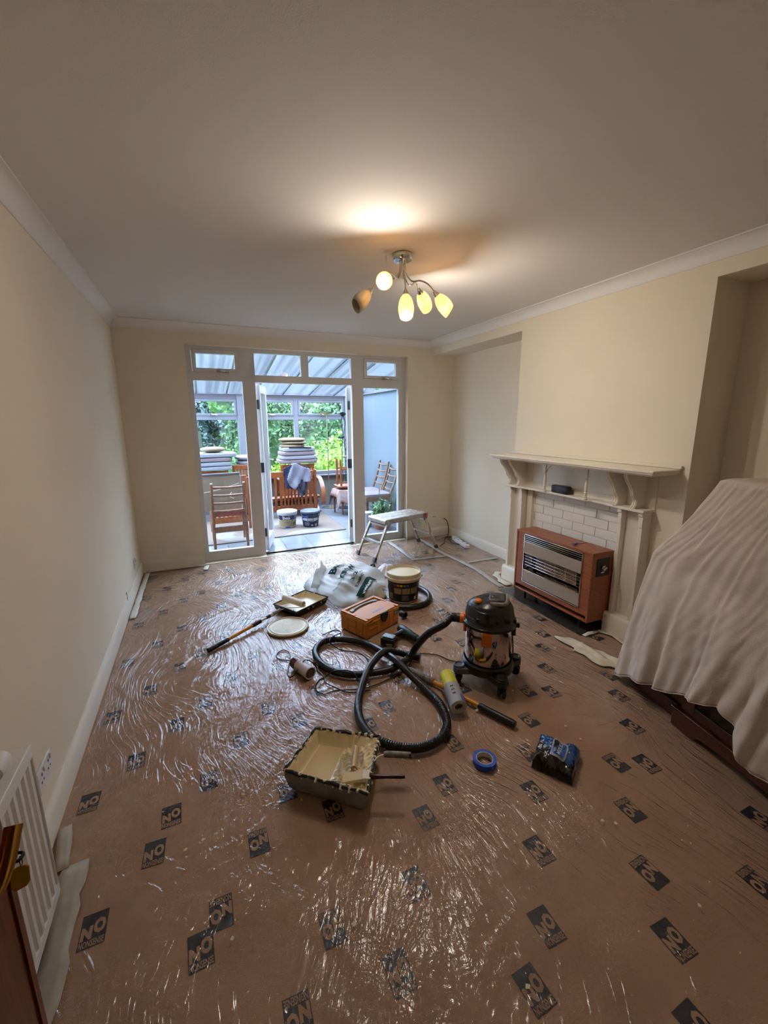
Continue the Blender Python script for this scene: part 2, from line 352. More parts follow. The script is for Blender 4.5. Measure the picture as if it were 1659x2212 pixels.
def put_text(mb, s, fn, w, h, bold=0):   # fit text into w x h, fn maps (x,y) -> 3D
    vs, fs, tw = text2d(s, bold); th = max(v[1] for v in vs)
    mb.add([fn(x/tw*w, y/th*h) for x, y in vs], fs)
def plane_fn(o, u, v):
    o, u, v = Vector(o), Vector(u), Vector(v); return lambda x, y: o+u*x+v*y

# ================================================================= ROOM
Y0 = -.18                                                    # wall behind the camera
fl = struct('floor', MB().box(-.0, W2, Y0-1.6, D, -.12, 0), 'carpet')
struct('ceiling', MB().box(-.1, W2+.1, Y0-1.6, D+.3, H, H+.1), 'ceiling_white')
struct('wall_left', MB().box(-.1, 0, Y0, D+.3, -.1, H), 'wall_cream')
PL, PR, PZ = .603, 3.041, 2.262
mb = MB().box(0, PL, D, D+.28, -.05, H).box(PR, W2+.1, D, D+.28, -.05, H).box(PL, PR, D, D+.28, PZ, H)
struct('wall_back', mb, 'wall_cream')
Y1, Y2, SOF = 1.622, 3.193, 2.289
# chimney breast with the painted brick infill between the mantel posts
mb = MB().box(W, W2, Y1, 2.03, 0, H).box(W, W2, 2.93, Y2, 0, H).box(W, W2, 2.03, 2.93, .95, H).box(W+.006, W2, 2.03, 2.93, 0, .95)
ch = struct('wall_right', mb, 'wall_cream')
struct('wall_alcove', MB().box(W2, W2+.1, Y0, D, 0, H), 'wall_cream')
struct('trim_1', MB().box(W, W2, Y2, D, SOF, H), 'wall_cream')
struct('trim_2', MB().box(W, W2, Y0, Y1, SOF, H), 'wall_cream')
bm_ = MB().box(-.004, .0145, -.105, .105, -.0336, .0336); b0 = bm_.build('brick', 'wall_pale', world=False, bevel=.0015)
r_ = 0
for r_ in range(13):
    z = .035+r_*.0715
    y = 2.03+(.0 if r_ % 2 else -.107)
    while y < 2.93:
        ya, yb = max(y, 2.032), min(y+.2112, 2.928)
        if yb-ya > .03:
            o = b0 if (r_ == 0 and b0.parent is None) else b0.copy()
            if o is not b0: COL.objects.link(o)
            o.parent = ch; o.location = (W+.004+random.uniform(-.001, .001), (ya+yb)/2, z); o.scale = (1, (yb-ya)/.21, 1)
        y += .2155
# wall behind the camera with the doorway and the hall beyond it
mb = MB().box(0, .31, Y0-.1, Y0, 0, H).box(1.12, W2, Y0-.1, Y0, 0, H).box(.31, 1.12, Y0-.1, Y0, 2.02, H)
struct('wall_front', mb, 'wall_cream')
struct('wall_hall', MB().box(-.1, 0, Y0-1.6, Y0-.1, 0, H).box(W2, W2+.1, Y0-1.6, Y0-.1, 0, H).box(0, W2, Y0-1.7, Y0-1.6, 0, H), 'wall_cream')
# skirting boards
SK = [(0, 0), (.018, 0), (.018, .085), (.014, .10), (.009, .112), (.006, .117), (0, .117)]
def skirt(name, segs, mt='skirting_cream'):
    mb = MB()
    for (ax, ay), (bx, by), (nx, ny) in segs:
        d = Vector((bx-ax, by-ay, 0)); L_ = d.length
        mb.prism(SK, (ax, ay, 0), (nx, ny, 0), (0, 0, 1), d/L_, L_)
    struct(name, mb, mt)
skirt('baseboard_left', [((0, Y0), (0, D), (1, 0))])
skirt('baseboard_back', [((0, D), (PL-.015, D), (0, -1)), ((PR+.015, D), (W2, D), (0, -1))])
skirt('baseboard_right', [((W2, Y2), (W2, D), (-1, 0)), ((W2, Y0), (W2, Y1), (-1, 0)), ((W, Y1), (W2, Y1), (0, -1)), ((W, Y2), (W2, Y2), (0, 1))])
# return of the skirting into the window reveal
struct('trim_3', MB().box(PR-.004, PR+.014, D-.02, D+.08, 0, .117), 'skirting_cream')
# plaster coving
cvp = [(0, 0), (.088, 0), (.088, -.008)]+[(.088*(1-math.sin(t))+.006*0, -.0776+.0776*(1-math.cos(t)) if False else -.008-.062*(math.sin(t))**1.6) for t in [i*pi/2/8 for i in range(1, 9)]]+[(0, -.0776)]
cvp = [(0, 0), (.078, 0), (.078, -.007)]+[(.070-.064*math.sin(t), -.007-.064*(1-math.cos(t))) for t in [i*pi/16 for i in range(9)]]+[(.006, -.0776), (0, -.0776)]
def cove(name, a, b, n):
    d = Vector((b[0]-a[0], b[1]-a[1], 0)); L_ = d.length
    struct(name, MB().prism(cvp, (a[0], a[1], H), (n[0], n[1], 0), (0, 0, 1), d/L_, L_), 'coving_white')
cove('trim_4', (0, Y0), (0, D), (1, 0)); cove('trim_5', (0, D), (W, D), (0, -1)); cove('trim_6', (W, Y0), (W, D), (-1, 0)); cove('trim_7', (0, Y0), (W, Y0), (0, 1))

# ================================================================= PATIO DOOR SCREEN
FY0, FY1 = D+.075, D+.135                     # frame faces
G = D+.105
def frame(name, x0, x1, z0, z1, holes, mt='upvc', parent=None, y0=FY0, y1=FY1, bevel=.004):
    """board x0..x1,z0..z1 with rectangular openings, built from strips"""
    xs = sorted({x0, x1, *[h[0] for h in holes], *[h[1] for h in holes]}); zs = sorted({z0, z1, *[h[2] for h in holes], *[h[3] for h in holes]})
    ins = lambda x, z: any(h[0] < x < h[1] and h[2] < z < h[3] for h in holes)
    mb = MB(); vid = {}
    def V(i, j, k):
        if (i, j, k) not in vid: vid[(i, j, k)] = len(mb.v); mb.v.append((xs[i], (y0, y1)[k], zs[j]))
        return vid[(i, j, k)]
    sol = {(i, j): not ins((xs[i]+xs[i+1])/2, (zs[j]+zs[j+1])/2) for i in range(len(xs)-1) for j in range(len(zs)-1)}
    for (i, j), s_ in sol.items():
        if not s_: continue
        F = [(V(i, j, 0), V(i+1, j, 0), V(i+1, j+1, 0), V(i, j+1, 0)), (V(i, j, 1), V(i, j+1, 1), V(i+1, j+1, 1), V(i+1, j, 1))]
        if not sol.get((i-1, j)): F.append((V(i, j, 0), V(i, j+1, 0), V(i, j+1, 1), V(i, j, 1)))
        if not sol.get((i+1, j)): F.append((V(i+1, j, 0), V(i+1, j, 1), V(i+1, j+1, 1), V(i+1, j+1, 0)))
        if not sol.get((i, j-1)): F.append((V(i, j, 0), V(i, j, 1), V(i+1, j, 1), V(i+1, j, 0)))
        if not sol.get((i, j+1)): F.append((V(i, j+1, 0), V(i+1, j+1, 0), V(i+1, j+1, 1), V(i, j+1, 1)))
        mb.f += F; mb.m += [0]*len(F)
    return mb.build(name, mt, parent, bevel=bevel)
def pane(parent, x0, x1, z0, z1, y=G, name='pane'):
    mb = MB().box(x0, x1, y-.003, y+.003, z0, z1)
    return mb.build(name, 'glass', parent, smooth=0)
w1 = bpy.data.objects.new('window_1', None); COL.objects.link(w1); w1['kind'] = 'structure'; w1.location = (1.8, G, 0)
holes = [(.655, 1.112, 2.015, 2.228), (.655, 1.13, .118, 1.93), (1.265, 1.762, 2.0, 2.222), (1.845, 2.347, 2.0, 2.222), (1.262, 2.352, .012, 1.925),
         (2.5, 2.958, 2.005, 2.228), (2.494, 2.955, .095, 1.90)]
frame('window_frame', .598, 3.005, 0.0, 2.266, holes, parent=w1)
frame('window_frame', 3.005, 3.045, 0, 2.266, [], parent=w1, y0=D+.085)
for (x0, x1, z0, z1) in ((.655, 1.112, 2.015, 2.228), (2.5, 2.958, 2.005, 2.228)):
    s_ = frame('sash', x0+.002, x1-.002, z0+.002, z1-.002, [(x0+.04, x1-.045, z0+.035, z1-.038)], parent=w1, y0=FY0-.012, y1=FY1-.01)
    pane(s_, x0+.035, x1-.04, z0+.03, z1-.033)
    xm = (x0+x1)/2+.02
    hb = MB().box(xm-.022, xm+.022, FY0-.024, FY0-.012, z0-.004, z0+.02).tube([(xm-.01, FY0-.03, z0+.004), (xm+.05, FY0-.04, z0+.0), (xm+.10, FY0-.036, z0-.006)], [.008, .007, .006], 8, 3)
    hb.build('window_handle', 'nickel', s_)
for h_ in holes:
    if h_[:2] in ((.655, 1.112), (1.262, 2.352), (2.5, 2.958)): continue
    pane(w1, h_[0]-.005, h_[1]+.005, h_[2]-.005, h_[3]+.005)
MB().box(1.262, 2.352, D+.02, FY1+.03, -.002, .012).box(1.262, 2.352, FY0+.02, FY0+.03, .012, .024).build('threshold', 'nickel', w1)
MB().box(.60, 3.03, D-.004, D+.074, .0, .006).build('sill_strip', 'paint_dry', w1)
# open door leaves, hinged on the outside of the screen
def door_leaf(nm, hx, hy, ang, mirror):
    r = bpy.data.objects.new(nm, None); COL.objects.link(r); r['kind'] = 'structure'; r.location = (hx, hy, 0); r.rotation_euler = (0, 0, ang)
    Wd, z0, z1 = .54, .03, 1.915; fr = .085
    mb = MB()
    q = dict(y0=0, y1=.055)
    fo = frame('door_frame', 0, Wd, z0, z1, [(fr, Wd-fr, z0+.13, z1-fr)], parent=None, y0=-.0275, y1=.0275); fo.parent = r
    p_ = MB().box(fr-.01, Wd-fr+.01, -.004, .004, z0+.12, z1-fr+.01).build('pane', 'glass', None, smooth=0); p_.parent = r
    h = MB()
    for sd in (-1, 1):
        h.box(Wd-.055, Wd-.025, sd*.028, sd*.036, .93, 1.13).tube([(Wd-.04, sd*.03, 1.05), (Wd-.04, sd*.07, 1.05), (Wd-.14, sd*.072, 1.05)], .009, 8)
    ho = h.build('door_handle', 'nickel', None); ho.parent = r
    hb = MB()
    for zz in (.25, 1.0, 1.7): hb.cyl((-.008, 0, zz-.05), (-.008, 0, zz+.05), .012, 10)
    hb.box(-.012, .002, -.03, .03, .95, 1.06)
    hg = hb.build('hinge', 'dark_grey', None); hg.parent = r
    st = MB().box(Wd-.001, Wd+.004, -.012, .012, .2, 1.75).box(Wd-.001, Wd+.008, -.008, .008, .85, 1.1).build('lock_strip', 'nickel', None); st.parent = r
    return r
door_leaf('door_1', 1.285, FY1+.04, math.radians(74), 0)
door_leaf('door_2', 2.345, FY1+.04, math.radians(72.5), 1)

# ================================================================= CONSERVATORY
CX0, CX1, CY0, CY1, CZ = -.45, 3.45, D+.28, 7.62, -.02
cf = struct('floor_conservatory', MB().box(CX0, CX1+.1, D+.0, CY1+.1, -.15, CZ-.004), 'grout')
t0 = MB().box(0, .324, 0, .324, -.01, .004).build('tile', 'tile', world=False, bevel=.002); first = True
for i in range(12):
    for j in range(9):
        x = CX0+.02+i*.33; y = D+.14+j*.33
        if x > CX1-.1 or y > CY1: continue
        o = t0 if first else t0.copy()
        if not first: COL.objects.link(o)
        first = False; o.parent = cf; o.location = (x, y, CZ-.004)
# solid boundary wall on the right, dwarf wall and windows at the back
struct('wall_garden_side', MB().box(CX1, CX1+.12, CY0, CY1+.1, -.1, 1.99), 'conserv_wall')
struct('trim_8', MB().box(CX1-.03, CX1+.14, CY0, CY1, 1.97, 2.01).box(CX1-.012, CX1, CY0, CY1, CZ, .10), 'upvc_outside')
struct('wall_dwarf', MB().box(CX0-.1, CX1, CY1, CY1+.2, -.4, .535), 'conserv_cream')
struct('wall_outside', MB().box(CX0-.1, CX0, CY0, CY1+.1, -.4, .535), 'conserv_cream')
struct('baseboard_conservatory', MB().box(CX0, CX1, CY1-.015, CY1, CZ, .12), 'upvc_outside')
# side return of the house wall above the screen, outside
w2 = bpy.data.objects.new('window_2', None); COL.objects.link(w2); w2['kind'] = 'structure'; w2.location = (1.5, CY1+.05, 0)
EZ = 1.955
wins = [(-.35, .45), (.50, 1.295), (1.40, 2.24), (2.315, 3.16)]
holes = []
for a, b in wins: holes += [(a, b, .625, 1.545), (a, b, 1.612, 1.875)]
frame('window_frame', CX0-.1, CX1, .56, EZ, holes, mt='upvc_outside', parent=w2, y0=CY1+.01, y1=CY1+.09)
MB().box(CX0, CX1, CY1-.06, CY1+.1, .535, .56).build('window_sill', 'upvc_outside', w2, bevel=.006)
for k, (a, b) in enumerate(wins):
    pane(w2, a-.005, b+.005, .62, 1.55, CY1+.05)
    s_ = MB()
    opened = k != 2
    fo = frame('sash', a+.002, b-.002, 1.614, 1.873, [(a+.04, b-.04, 1.65, 1.838)], mt='upvc_outside', parent=w2, y0=CY1+.0, y1=CY1+.05)
    pane(fo, a+.035, b-.035, 1.645, 1.843, CY1+.03)
    MB().box((a+b)/2-.02, (a+b)/2+.02, CY1-.012, CY1, 1.62, 1.64).tube([((a+b)/2, CY1-.02, 1.63), ((a+b)/2+.09, CY1-.025, 1.627)], .008, 6).build('window_handle', 'nickel', fo)
MB().box(1.30, 1.395, CY1-.02, CY1+.01, .56, EZ).box(3.17, 3.27, CY1-.02, CY1+.01, .56, EZ).build('post', 'upvc_outside', w2)
MB().box(CX0, CX1, CY1-.04, CY1+.1, EZ, EZ+.03).build('eaves_beam', 'upvc_outside', w2)
# left side glazing
w3 = bpy.data.objects.new('window_3', None); COL.objects.link(w3); w3['kind'] = 'structure'; w3.location = (CX0, 6.3, 0)
MB().box(CX0-.06, CX0, CY0, CY1, .535, .60).box(CX0-.06, CX0, CY0, CY1, 1.87, 1.98).box(CX0-.06, CX0, CY0, CY0+.06, .6, 1.87).box(CX0-.06, CX0, 6.3, 6.36, .6, 1.87).build('window_frame', 'upvc_outside', w3)
MB().box(CX0-.034, CX0-.028, CY0, CY1, .6, 1.87).build('pane', 'glass', w3, smooth=0)
# roof: translucent sheets between glazing bars
rf = bpy.data.objects.new('roof', None); COL.objects.link(rf); rf['kind'] = 'structure'; rf.location = (1.5, 6.3, 2)
SL = .16; zr = lambda y: EZ+.03+SL*(CY1-y)
bars = [-.2, .25, .70, 1.15, 1.605, 2.055, 2.51, 2.96, 3.41]
ya, yb = CY1+.12, D+.26
edges = [CX0-.1]+bars+[CX1+.15]
for a, b in zip(edges[:-1], edges[1:]):
    mb = MB().hexa([(a, yb, zr(yb)), (b, yb, zr(yb)), (b, ya, zr(ya)), (a, ya, zr(ya)), (a, yb, zr(yb)+.012), (b, yb, zr(yb)+.012), (b, ya, zr(ya)+.012), (a, ya, zr(ya)+.012)])
    mb.build('roof_sheet', 'polycarbonate', rf, smooth=0)
for x in bars: MB().beam((x, yb, zr(yb)-.012), (x, ya, zr(ya)-.012), .026, .03).build('glazing_bar', 'grey_blue', rf)
struct('wall_house_above', MB().box(CX0-.1, CX1+.2, D+.28, D+.34, PZ+.12, 3.2).box(CX0-.1, PL-.02, D+.28, D+.30, -.1, 3.2), 'conserv_cream')
#portal((1.82, D+.2, 1.13), (math.radians(-90), 0, 0), 2.5, 2.3)

# rug
rg = thing('rug', 'beige rug with pale overlapping curves on the conservatory tiles', 'rug', (1.5, 6.2, CZ))
MB().hexa([(.35, 5.63, CZ), (2.50, 5.70, CZ), (2.5, 7.1, CZ), (.35, 7.05, CZ), (.352, 5.632, CZ+.012), (2.498, 5.702, CZ+.012), (2.498, 7.098, CZ+.012), (.352, 7.048, CZ+.012)]).build('pile', 'rug', rg)
mb = MB()
def ringpatch(cx, cy, r0, r1, a0, a1):
    n = 20; vs = []
    for i in range(n+1):
        t = a0+(a1-a0)*i/n
        for r in (r0, r1): vs.append((min(2.48, max(.36, cx+r*math.cos(t))), max(5.66+.03*(cx+r*math.cos(t)), cy+r*math.sin(t)), CZ+.0135))
    mb.add(vs, [(2*i, 2*i+2, 2*i+3, 2*i+1) for i in range(n)])
ringpatch(2.0, 5.5, 0.0, .42, .1, 3.0); ringpatch(1.1, 6.0, 0.12, .34, 2.0, 6.2); ringpatch(2.35, 6.5, .2, .5, 1.7, 4.2); ringpatch(1.5, 6.6, .0, .3, 0, 6.28)
mb.build('curve_pattern', 'rug_pale', rg, smooth=0)
MB().beam((.35, 5.628, CZ+.006), (2.5, 5.698, CZ+.006), .01, .014).beam((2.503, 5.70, CZ+.006), (2.503, 7.1, CZ+.006), .01, .014).build('binding', 'rug_edge', rg)

def bowl_patch(mb, c, rz, a0, a1, z0, z1, off=.0012, n=8):   # curved label on a tapered tub; rz(z) radius
    vs = []
    for i in range(n+1):
        t = a0+(a1-a0)*i/n
        for z in (z0, z1): vs.append((c[0]+(rz(z)+off)*math.cos(t), c[1]+(rz(z)+off)*math.sin(t), c[2]+z))
    mb.add(vs, [(2*i, 2*i+2, 2*i+3, 2*i+1) for i in range(n)])
def wrap_fn(c, rz, a0, z0, off=.002):   # text around a tub, x grows anticlockwise seen from above
    return lambda x, y: (c[0]+(rz(z0+y)+off)*math.cos(a0+x/rz(z0)), c[1]+(rz(z0+y)+off)*math.sin(a0+x/rz(z0)), c[2]+z0+y)
def tub(name, label, c, r0, r1, h, body, lid, lidh=.035, open_=False, group=None):
    t = thing(name, label, 'paint tub', c, group=group)
    MB().lathe([(r0-.01, 0), (r0, .006), (r1, h-.03), (r1+.006, h-.03), (r1+.006, h-.022), (r1, h-.02), (r1, h)], c).build('tub_body', body, t)
    if not open_: MB().lathe([(r1+.001, h-.012), (r1+.009, h-.01), (r1+.009, h+.012), (r1+.004, h+.016), (r1-.006, h+.016), (r1-.012, h+.008)], c).build('lid', lid, t)
    hb = MB(); d = math.atan2(c[1], c[0]-CAM.x)
    px, py = -math.sin(d), math.cos(d); q = []
    for i in range(13):
        s_ = -1+2*i/12; q.append((c[0]+px*s_*(r1+.008)-math.cos(d)*(r1+.012)*math.sqrt(max(0, 1-s_*s_)), c[1]+py*s_*(r1+.008)-math.sin(d)*(r1+.012)*math.sqrt(max(0, 1-s_*s_)), c[2]+h-.03-.10*math.sqrt(max(0, 1-s_*s_))))
    hb.tube(q, .003, 6, 2).build('bail_handle', 'nickel', t)
    return t
f0 = lambda c: math.atan2(CAM.y-c[1], CAM.x-c[0])      # angle facing the doorway
c1_ = (1.765, 6.19, CZ+.014)
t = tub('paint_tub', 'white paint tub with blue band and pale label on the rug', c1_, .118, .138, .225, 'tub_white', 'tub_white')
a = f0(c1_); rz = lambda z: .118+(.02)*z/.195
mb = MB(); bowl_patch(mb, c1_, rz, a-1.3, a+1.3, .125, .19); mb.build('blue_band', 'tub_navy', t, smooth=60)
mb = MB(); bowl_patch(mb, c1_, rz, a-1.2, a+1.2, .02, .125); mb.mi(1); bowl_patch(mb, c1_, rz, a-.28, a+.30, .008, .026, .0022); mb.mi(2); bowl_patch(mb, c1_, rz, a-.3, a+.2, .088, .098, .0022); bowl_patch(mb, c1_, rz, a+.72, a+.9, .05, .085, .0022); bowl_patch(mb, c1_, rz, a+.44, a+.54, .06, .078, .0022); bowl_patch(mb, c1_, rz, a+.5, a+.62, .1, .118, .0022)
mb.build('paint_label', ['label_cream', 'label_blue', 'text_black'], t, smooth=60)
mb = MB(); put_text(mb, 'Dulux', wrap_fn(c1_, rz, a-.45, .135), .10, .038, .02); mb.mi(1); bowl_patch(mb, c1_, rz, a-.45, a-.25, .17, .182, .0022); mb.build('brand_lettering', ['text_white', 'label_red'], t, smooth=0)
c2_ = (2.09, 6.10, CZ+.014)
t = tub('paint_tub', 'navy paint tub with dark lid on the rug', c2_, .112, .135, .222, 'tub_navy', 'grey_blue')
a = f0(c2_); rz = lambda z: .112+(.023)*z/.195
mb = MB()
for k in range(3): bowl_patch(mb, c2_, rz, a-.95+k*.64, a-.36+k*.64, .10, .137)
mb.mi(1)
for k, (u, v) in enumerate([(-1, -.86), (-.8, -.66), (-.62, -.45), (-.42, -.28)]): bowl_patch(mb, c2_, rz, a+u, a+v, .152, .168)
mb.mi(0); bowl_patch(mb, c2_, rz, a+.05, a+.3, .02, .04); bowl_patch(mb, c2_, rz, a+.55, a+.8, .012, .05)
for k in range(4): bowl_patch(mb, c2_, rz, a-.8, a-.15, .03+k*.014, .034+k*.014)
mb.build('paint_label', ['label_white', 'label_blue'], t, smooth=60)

# ---- settee seen from behind: slatted back, bentwood arm loops
st = thing('slatted_settee', 'orange-brown wooden settee with slatted back and curved bentwood arms', 'settee', (2.0, 6.95, CZ))
yb_ = lambda z: 6.80-.10*z
def wslat(mb, x, w, z0, z1, dx=0, t=.022): mb.beam((x, yb_(z0), z0), (x+dx, yb_(z1), z1), w, t, (0, 1, 0))
mb = MB().beam((1.57, yb_(.70), .70), (2.31, yb_(.70), .70), .026, .09, (0, 0, 1)); mb.build('top_rail', 'settee_wood', st, bevel=.004)
mb = MB().beam((1.57, yb_(.15), .145), (2.31, yb_(.15), .145), .026, .085, (0, 0, 1)); mb.build('bottom_rail', 'settee_wood', st, bevel=.004)
for x in [1.63, 1.71, 1.79, 1.85, 1.905, 1.96, 2.015, 2.07, 2.125, 2.19, 2.265]:
    mb = MB(); wslat(mb, x, .026 if 1.8 < x < 2.15 else .038, .18, .68); mb.build('back_slat', 'settee_wood', st)
for x in (1.55, 2.335):
    mb = MB().tube([(x+.0, 6.80, .02), (x+.02, 6.79, .2), (x+.01, 6.77, .45), (x-.0, 6.74, .68), (x+.01, 6.73, .76)], [.03, .034, .03, .03, .026], 8, 3); mb.build('back_post', 'settee_wood', st)
def loop_arm(x):   # wide bent strip: up, over, forwards and down to the floor
    P = []
    for i in range(25):
        t = -.62*pi+i/24*1.62*pi
        P.append((7.02+.30*math.sin(t)*1.0, .30+.29*math.cos(t)))
    vs = []
    for i, (y, z) in enumerate(P):
        ny, nz = (y-7.02)/.30, (z-.30)/.29; l_ = math.hypot(ny, nz); ny /= l_; nz /= l_
        for dx, dr in ((-.035, 0), (.035, 0), (.035, .022), (-.035, .022)): vs.append((x+dx, y+ny*dr, max(CZ+.001, z+nz*dr)))
    return MB().add(vs, [(4*i+j, 4*i+(j+1) % 4, 4*i+4+(j+1) % 4, 4*i+4+j) for i in range(24) for j in range(4)])
for x in (1.60, 2.47): loop_arm(x).build('bentwood_arm', 'settee_wood', st)
MB().box(1.6, 2.44, 6.82, 7.02, .27, .31).build('seat_base', 'settee_wood', st)
for k in range(4): MB().box(1.62, 2.42, 6.84+k*.05, 6.86+k*.05, .20, .23).build('seat_slat', 'settee_wood', st)
for x in (1.74, 2.2): MB().box(x, x+.06, 6.94, 7.0, CZ, .27).build('leg', 'settee_wood', st)
# clothes over its back
def drape(name, mt, label, pts, y, amp=.012, th=.01, seed=1, cat='clothing'):
    """hanging cloth: outline polygon in (x,z) swept into a folded sheet over the rail"""
    r = random.Random(seed); xs = [p[0] for p in pts]; zs = [p[1] for p in pts]; x0, x1, z0, z1 = min(xs), max(xs), min(zs), max(zs)
    def inside(x, z):
        c_ = False; j = len(pts)-1
        for i in range(len(pts)):
            if (pts[i][1] > z) != (pts[j][1] > z) and x < (pts[j][0]-pts[i][0])*(z-pts[i][1])/(pts[j][1]-pts[i][1])+pts[i][0]: c_ = not c_
            j = i
        return c_
    N1 = 34; mb = MB(); idx = {}; ph = r.random()*6
    def P(i, j):
        x = x0+(x1-x0)*i/N1; z = z0+(z1-z0)*j/N1
        return (x, y-.02-.02*(1-abs(2*i/N1-1))-amp*math.sin(i*.33+j*.12+ph+1.2*math.sin(j*.15))-amp*.6*math.sin(j*.2-i*.42+ph*2), z)
    for i in range(N1):
        for j in range(N1):
            if inside(x0+(x1-x0)*(i+.5)/N1, z0+(z1-z0)*(j+.5)/N1):
                q = []
                for a_, b_ in ((i, j), (i+1, j), (i+1, j+1), (i, j+1)):
                    if (a_, b_) not in idx: idx[(a_, b_)] = len(mb.v); mb.v.append(P(a_, b_))
                    q.append(idx[(a_, b_)])
                mb.f.append(tuple(q)); mb.m.append(0)
    o = mb.build(name, mt, solid=th); tag(o, label, cat); return o
drape('trousers', 'navy_cloth', 'dark navy trousers hanging over the settee back under a grey top', [(1.83, .80), (1.98, .86), (2.2, .82), (2.22, .70), (2.12, .5), (2.02, .47), (1.86, .48), (1.84, .6)], 6.70, seed=3)
drape('dark_jumper', 'dark_cloth', 'charcoal garment sleeve hanging below the grey top on the settee', [(2.0, .62), (2.2, .62), (2.2, .5), (2.15, .37), (2.10, .34), (2.05, .38), (2.03, .48)], 6.68, seed=5)
drape('grey_sweatshirt', 'grey_cloth', 'light grey sweatshirt thrown over the settee back', [(1.97, .88), (2.03, .88), (2.12, .82), (2.24, .78), (2.26, .68), (2.24, .58), (2.15, .58), (2.05, .55), (2.0, .47), (1.96, .48), (1.90, .56), (1.88, .64), (1.93, .78)], 6.665, amp=.02, seed=9)

# ---- cushion stacks on wooden chairs behind
def cushion(name, label, c, size, mt, rot=0, cat='cushion', group=None, e=6):
    o = MB().rbox((0, 0, 0), size, 0, e=e).build(name, mt, world=False); o.location = c; o.rotation_euler = (0, 0, rot); return tag(o, label, cat, group)
def block_chair(name, label, x0, x1, y, zt):
    t = thing(name, label, 'armchair', ((x0+x1)/2, y+.25, CZ))
    MB().beam((x0, y, zt-.04), (x1, y, zt-.04), .03, .07, (0, 0, 1)).build('top_rail', 'settee_wood', t, bevel=.004)
    n = 7
    for k in range(n):
        x = x0+.05+(x1-x0-.1)*k/(n-1); MB().beam((x, y, .3), (x, y, zt-.07), .03, .02, (0, 1, 0)).build('back_slat', 'settee_wood', t)
    for x in (x0, x1):
        MB().beam((x, y, CZ), (x, y, zt), .045, .045, (0, 1, 0)).build('leg', 'settee_wood', t, bevel=.004)
        MB().beam((x, y+.5, CZ), (x, y+.5, .55), .045, .045, (0, 1, 0)).build('leg', 'settee_wood', t, bevel=.004)
        MB().beam((x, y, .55), (x, y+.52, .55), .06, .03).build('arm', 'settee_wood', t, bevel=.004)
    MB().box(x0, x1, y, y+.5, .28, .32).build('seat', 'settee_wood', t)
    return t
block_chair('wooden_armchair', 'wooden armchair behind the settee carrying four flat cushions', 1.88, 2.40, 7.075, .82)
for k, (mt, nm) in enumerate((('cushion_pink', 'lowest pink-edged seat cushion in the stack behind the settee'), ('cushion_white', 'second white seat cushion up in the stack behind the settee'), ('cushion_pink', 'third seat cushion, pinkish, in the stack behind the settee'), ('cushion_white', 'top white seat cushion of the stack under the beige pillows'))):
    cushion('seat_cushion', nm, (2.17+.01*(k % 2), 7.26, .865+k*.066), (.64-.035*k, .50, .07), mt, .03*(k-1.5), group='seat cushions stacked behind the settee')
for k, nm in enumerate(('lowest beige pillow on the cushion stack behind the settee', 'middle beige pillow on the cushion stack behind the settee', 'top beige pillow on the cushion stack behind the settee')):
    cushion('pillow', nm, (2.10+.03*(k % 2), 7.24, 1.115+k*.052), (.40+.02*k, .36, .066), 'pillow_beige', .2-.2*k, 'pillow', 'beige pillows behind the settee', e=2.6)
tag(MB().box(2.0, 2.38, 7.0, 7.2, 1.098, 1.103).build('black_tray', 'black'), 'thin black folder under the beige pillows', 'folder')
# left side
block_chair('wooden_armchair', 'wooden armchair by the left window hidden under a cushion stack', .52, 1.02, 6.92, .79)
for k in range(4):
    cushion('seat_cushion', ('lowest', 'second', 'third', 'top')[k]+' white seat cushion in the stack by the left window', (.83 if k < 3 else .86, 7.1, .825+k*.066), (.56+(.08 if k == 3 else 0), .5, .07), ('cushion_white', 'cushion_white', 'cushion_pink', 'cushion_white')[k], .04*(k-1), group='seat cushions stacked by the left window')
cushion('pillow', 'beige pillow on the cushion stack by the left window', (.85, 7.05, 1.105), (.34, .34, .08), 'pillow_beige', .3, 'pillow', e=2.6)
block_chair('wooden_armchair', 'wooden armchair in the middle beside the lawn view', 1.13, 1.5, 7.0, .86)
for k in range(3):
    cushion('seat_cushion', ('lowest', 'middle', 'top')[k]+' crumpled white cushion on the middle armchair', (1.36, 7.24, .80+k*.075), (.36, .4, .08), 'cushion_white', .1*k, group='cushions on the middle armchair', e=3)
# curved wooden arm chair near left
t = thing('slatted_settee', 'second wooden settee with slatted end behind the ladder-back chair', 'settee', (1.25, 6.4, CZ))
MB().beam((.75, 6.35, .70), (1.24, 6.35, .72), .03, .10, (0, 0, 1)).build('top_rail', 'settee_wood', t, bevel=.004)
MB().beam((.75, 6.35, .14), (1.24, 6.35, .14), .03, .09, (0, 0, 1)).build('bottom_rail', 'settee_wood', t, bevel=.004)
for k in range(8): MB().beam((.78+k*.06, 6.35, .16), (.78+k*.06, 6.35, .68), .03, .02, (0, 1, 0)).build('back_slat', 'settee_wood', t)
for x in (.74, 1.26): MB().beam((x, 6.35, CZ), (x, 6.35, .74), .05, .05, (0, 1, 0)).build('leg', 'settee_wood', t, bevel=.005)

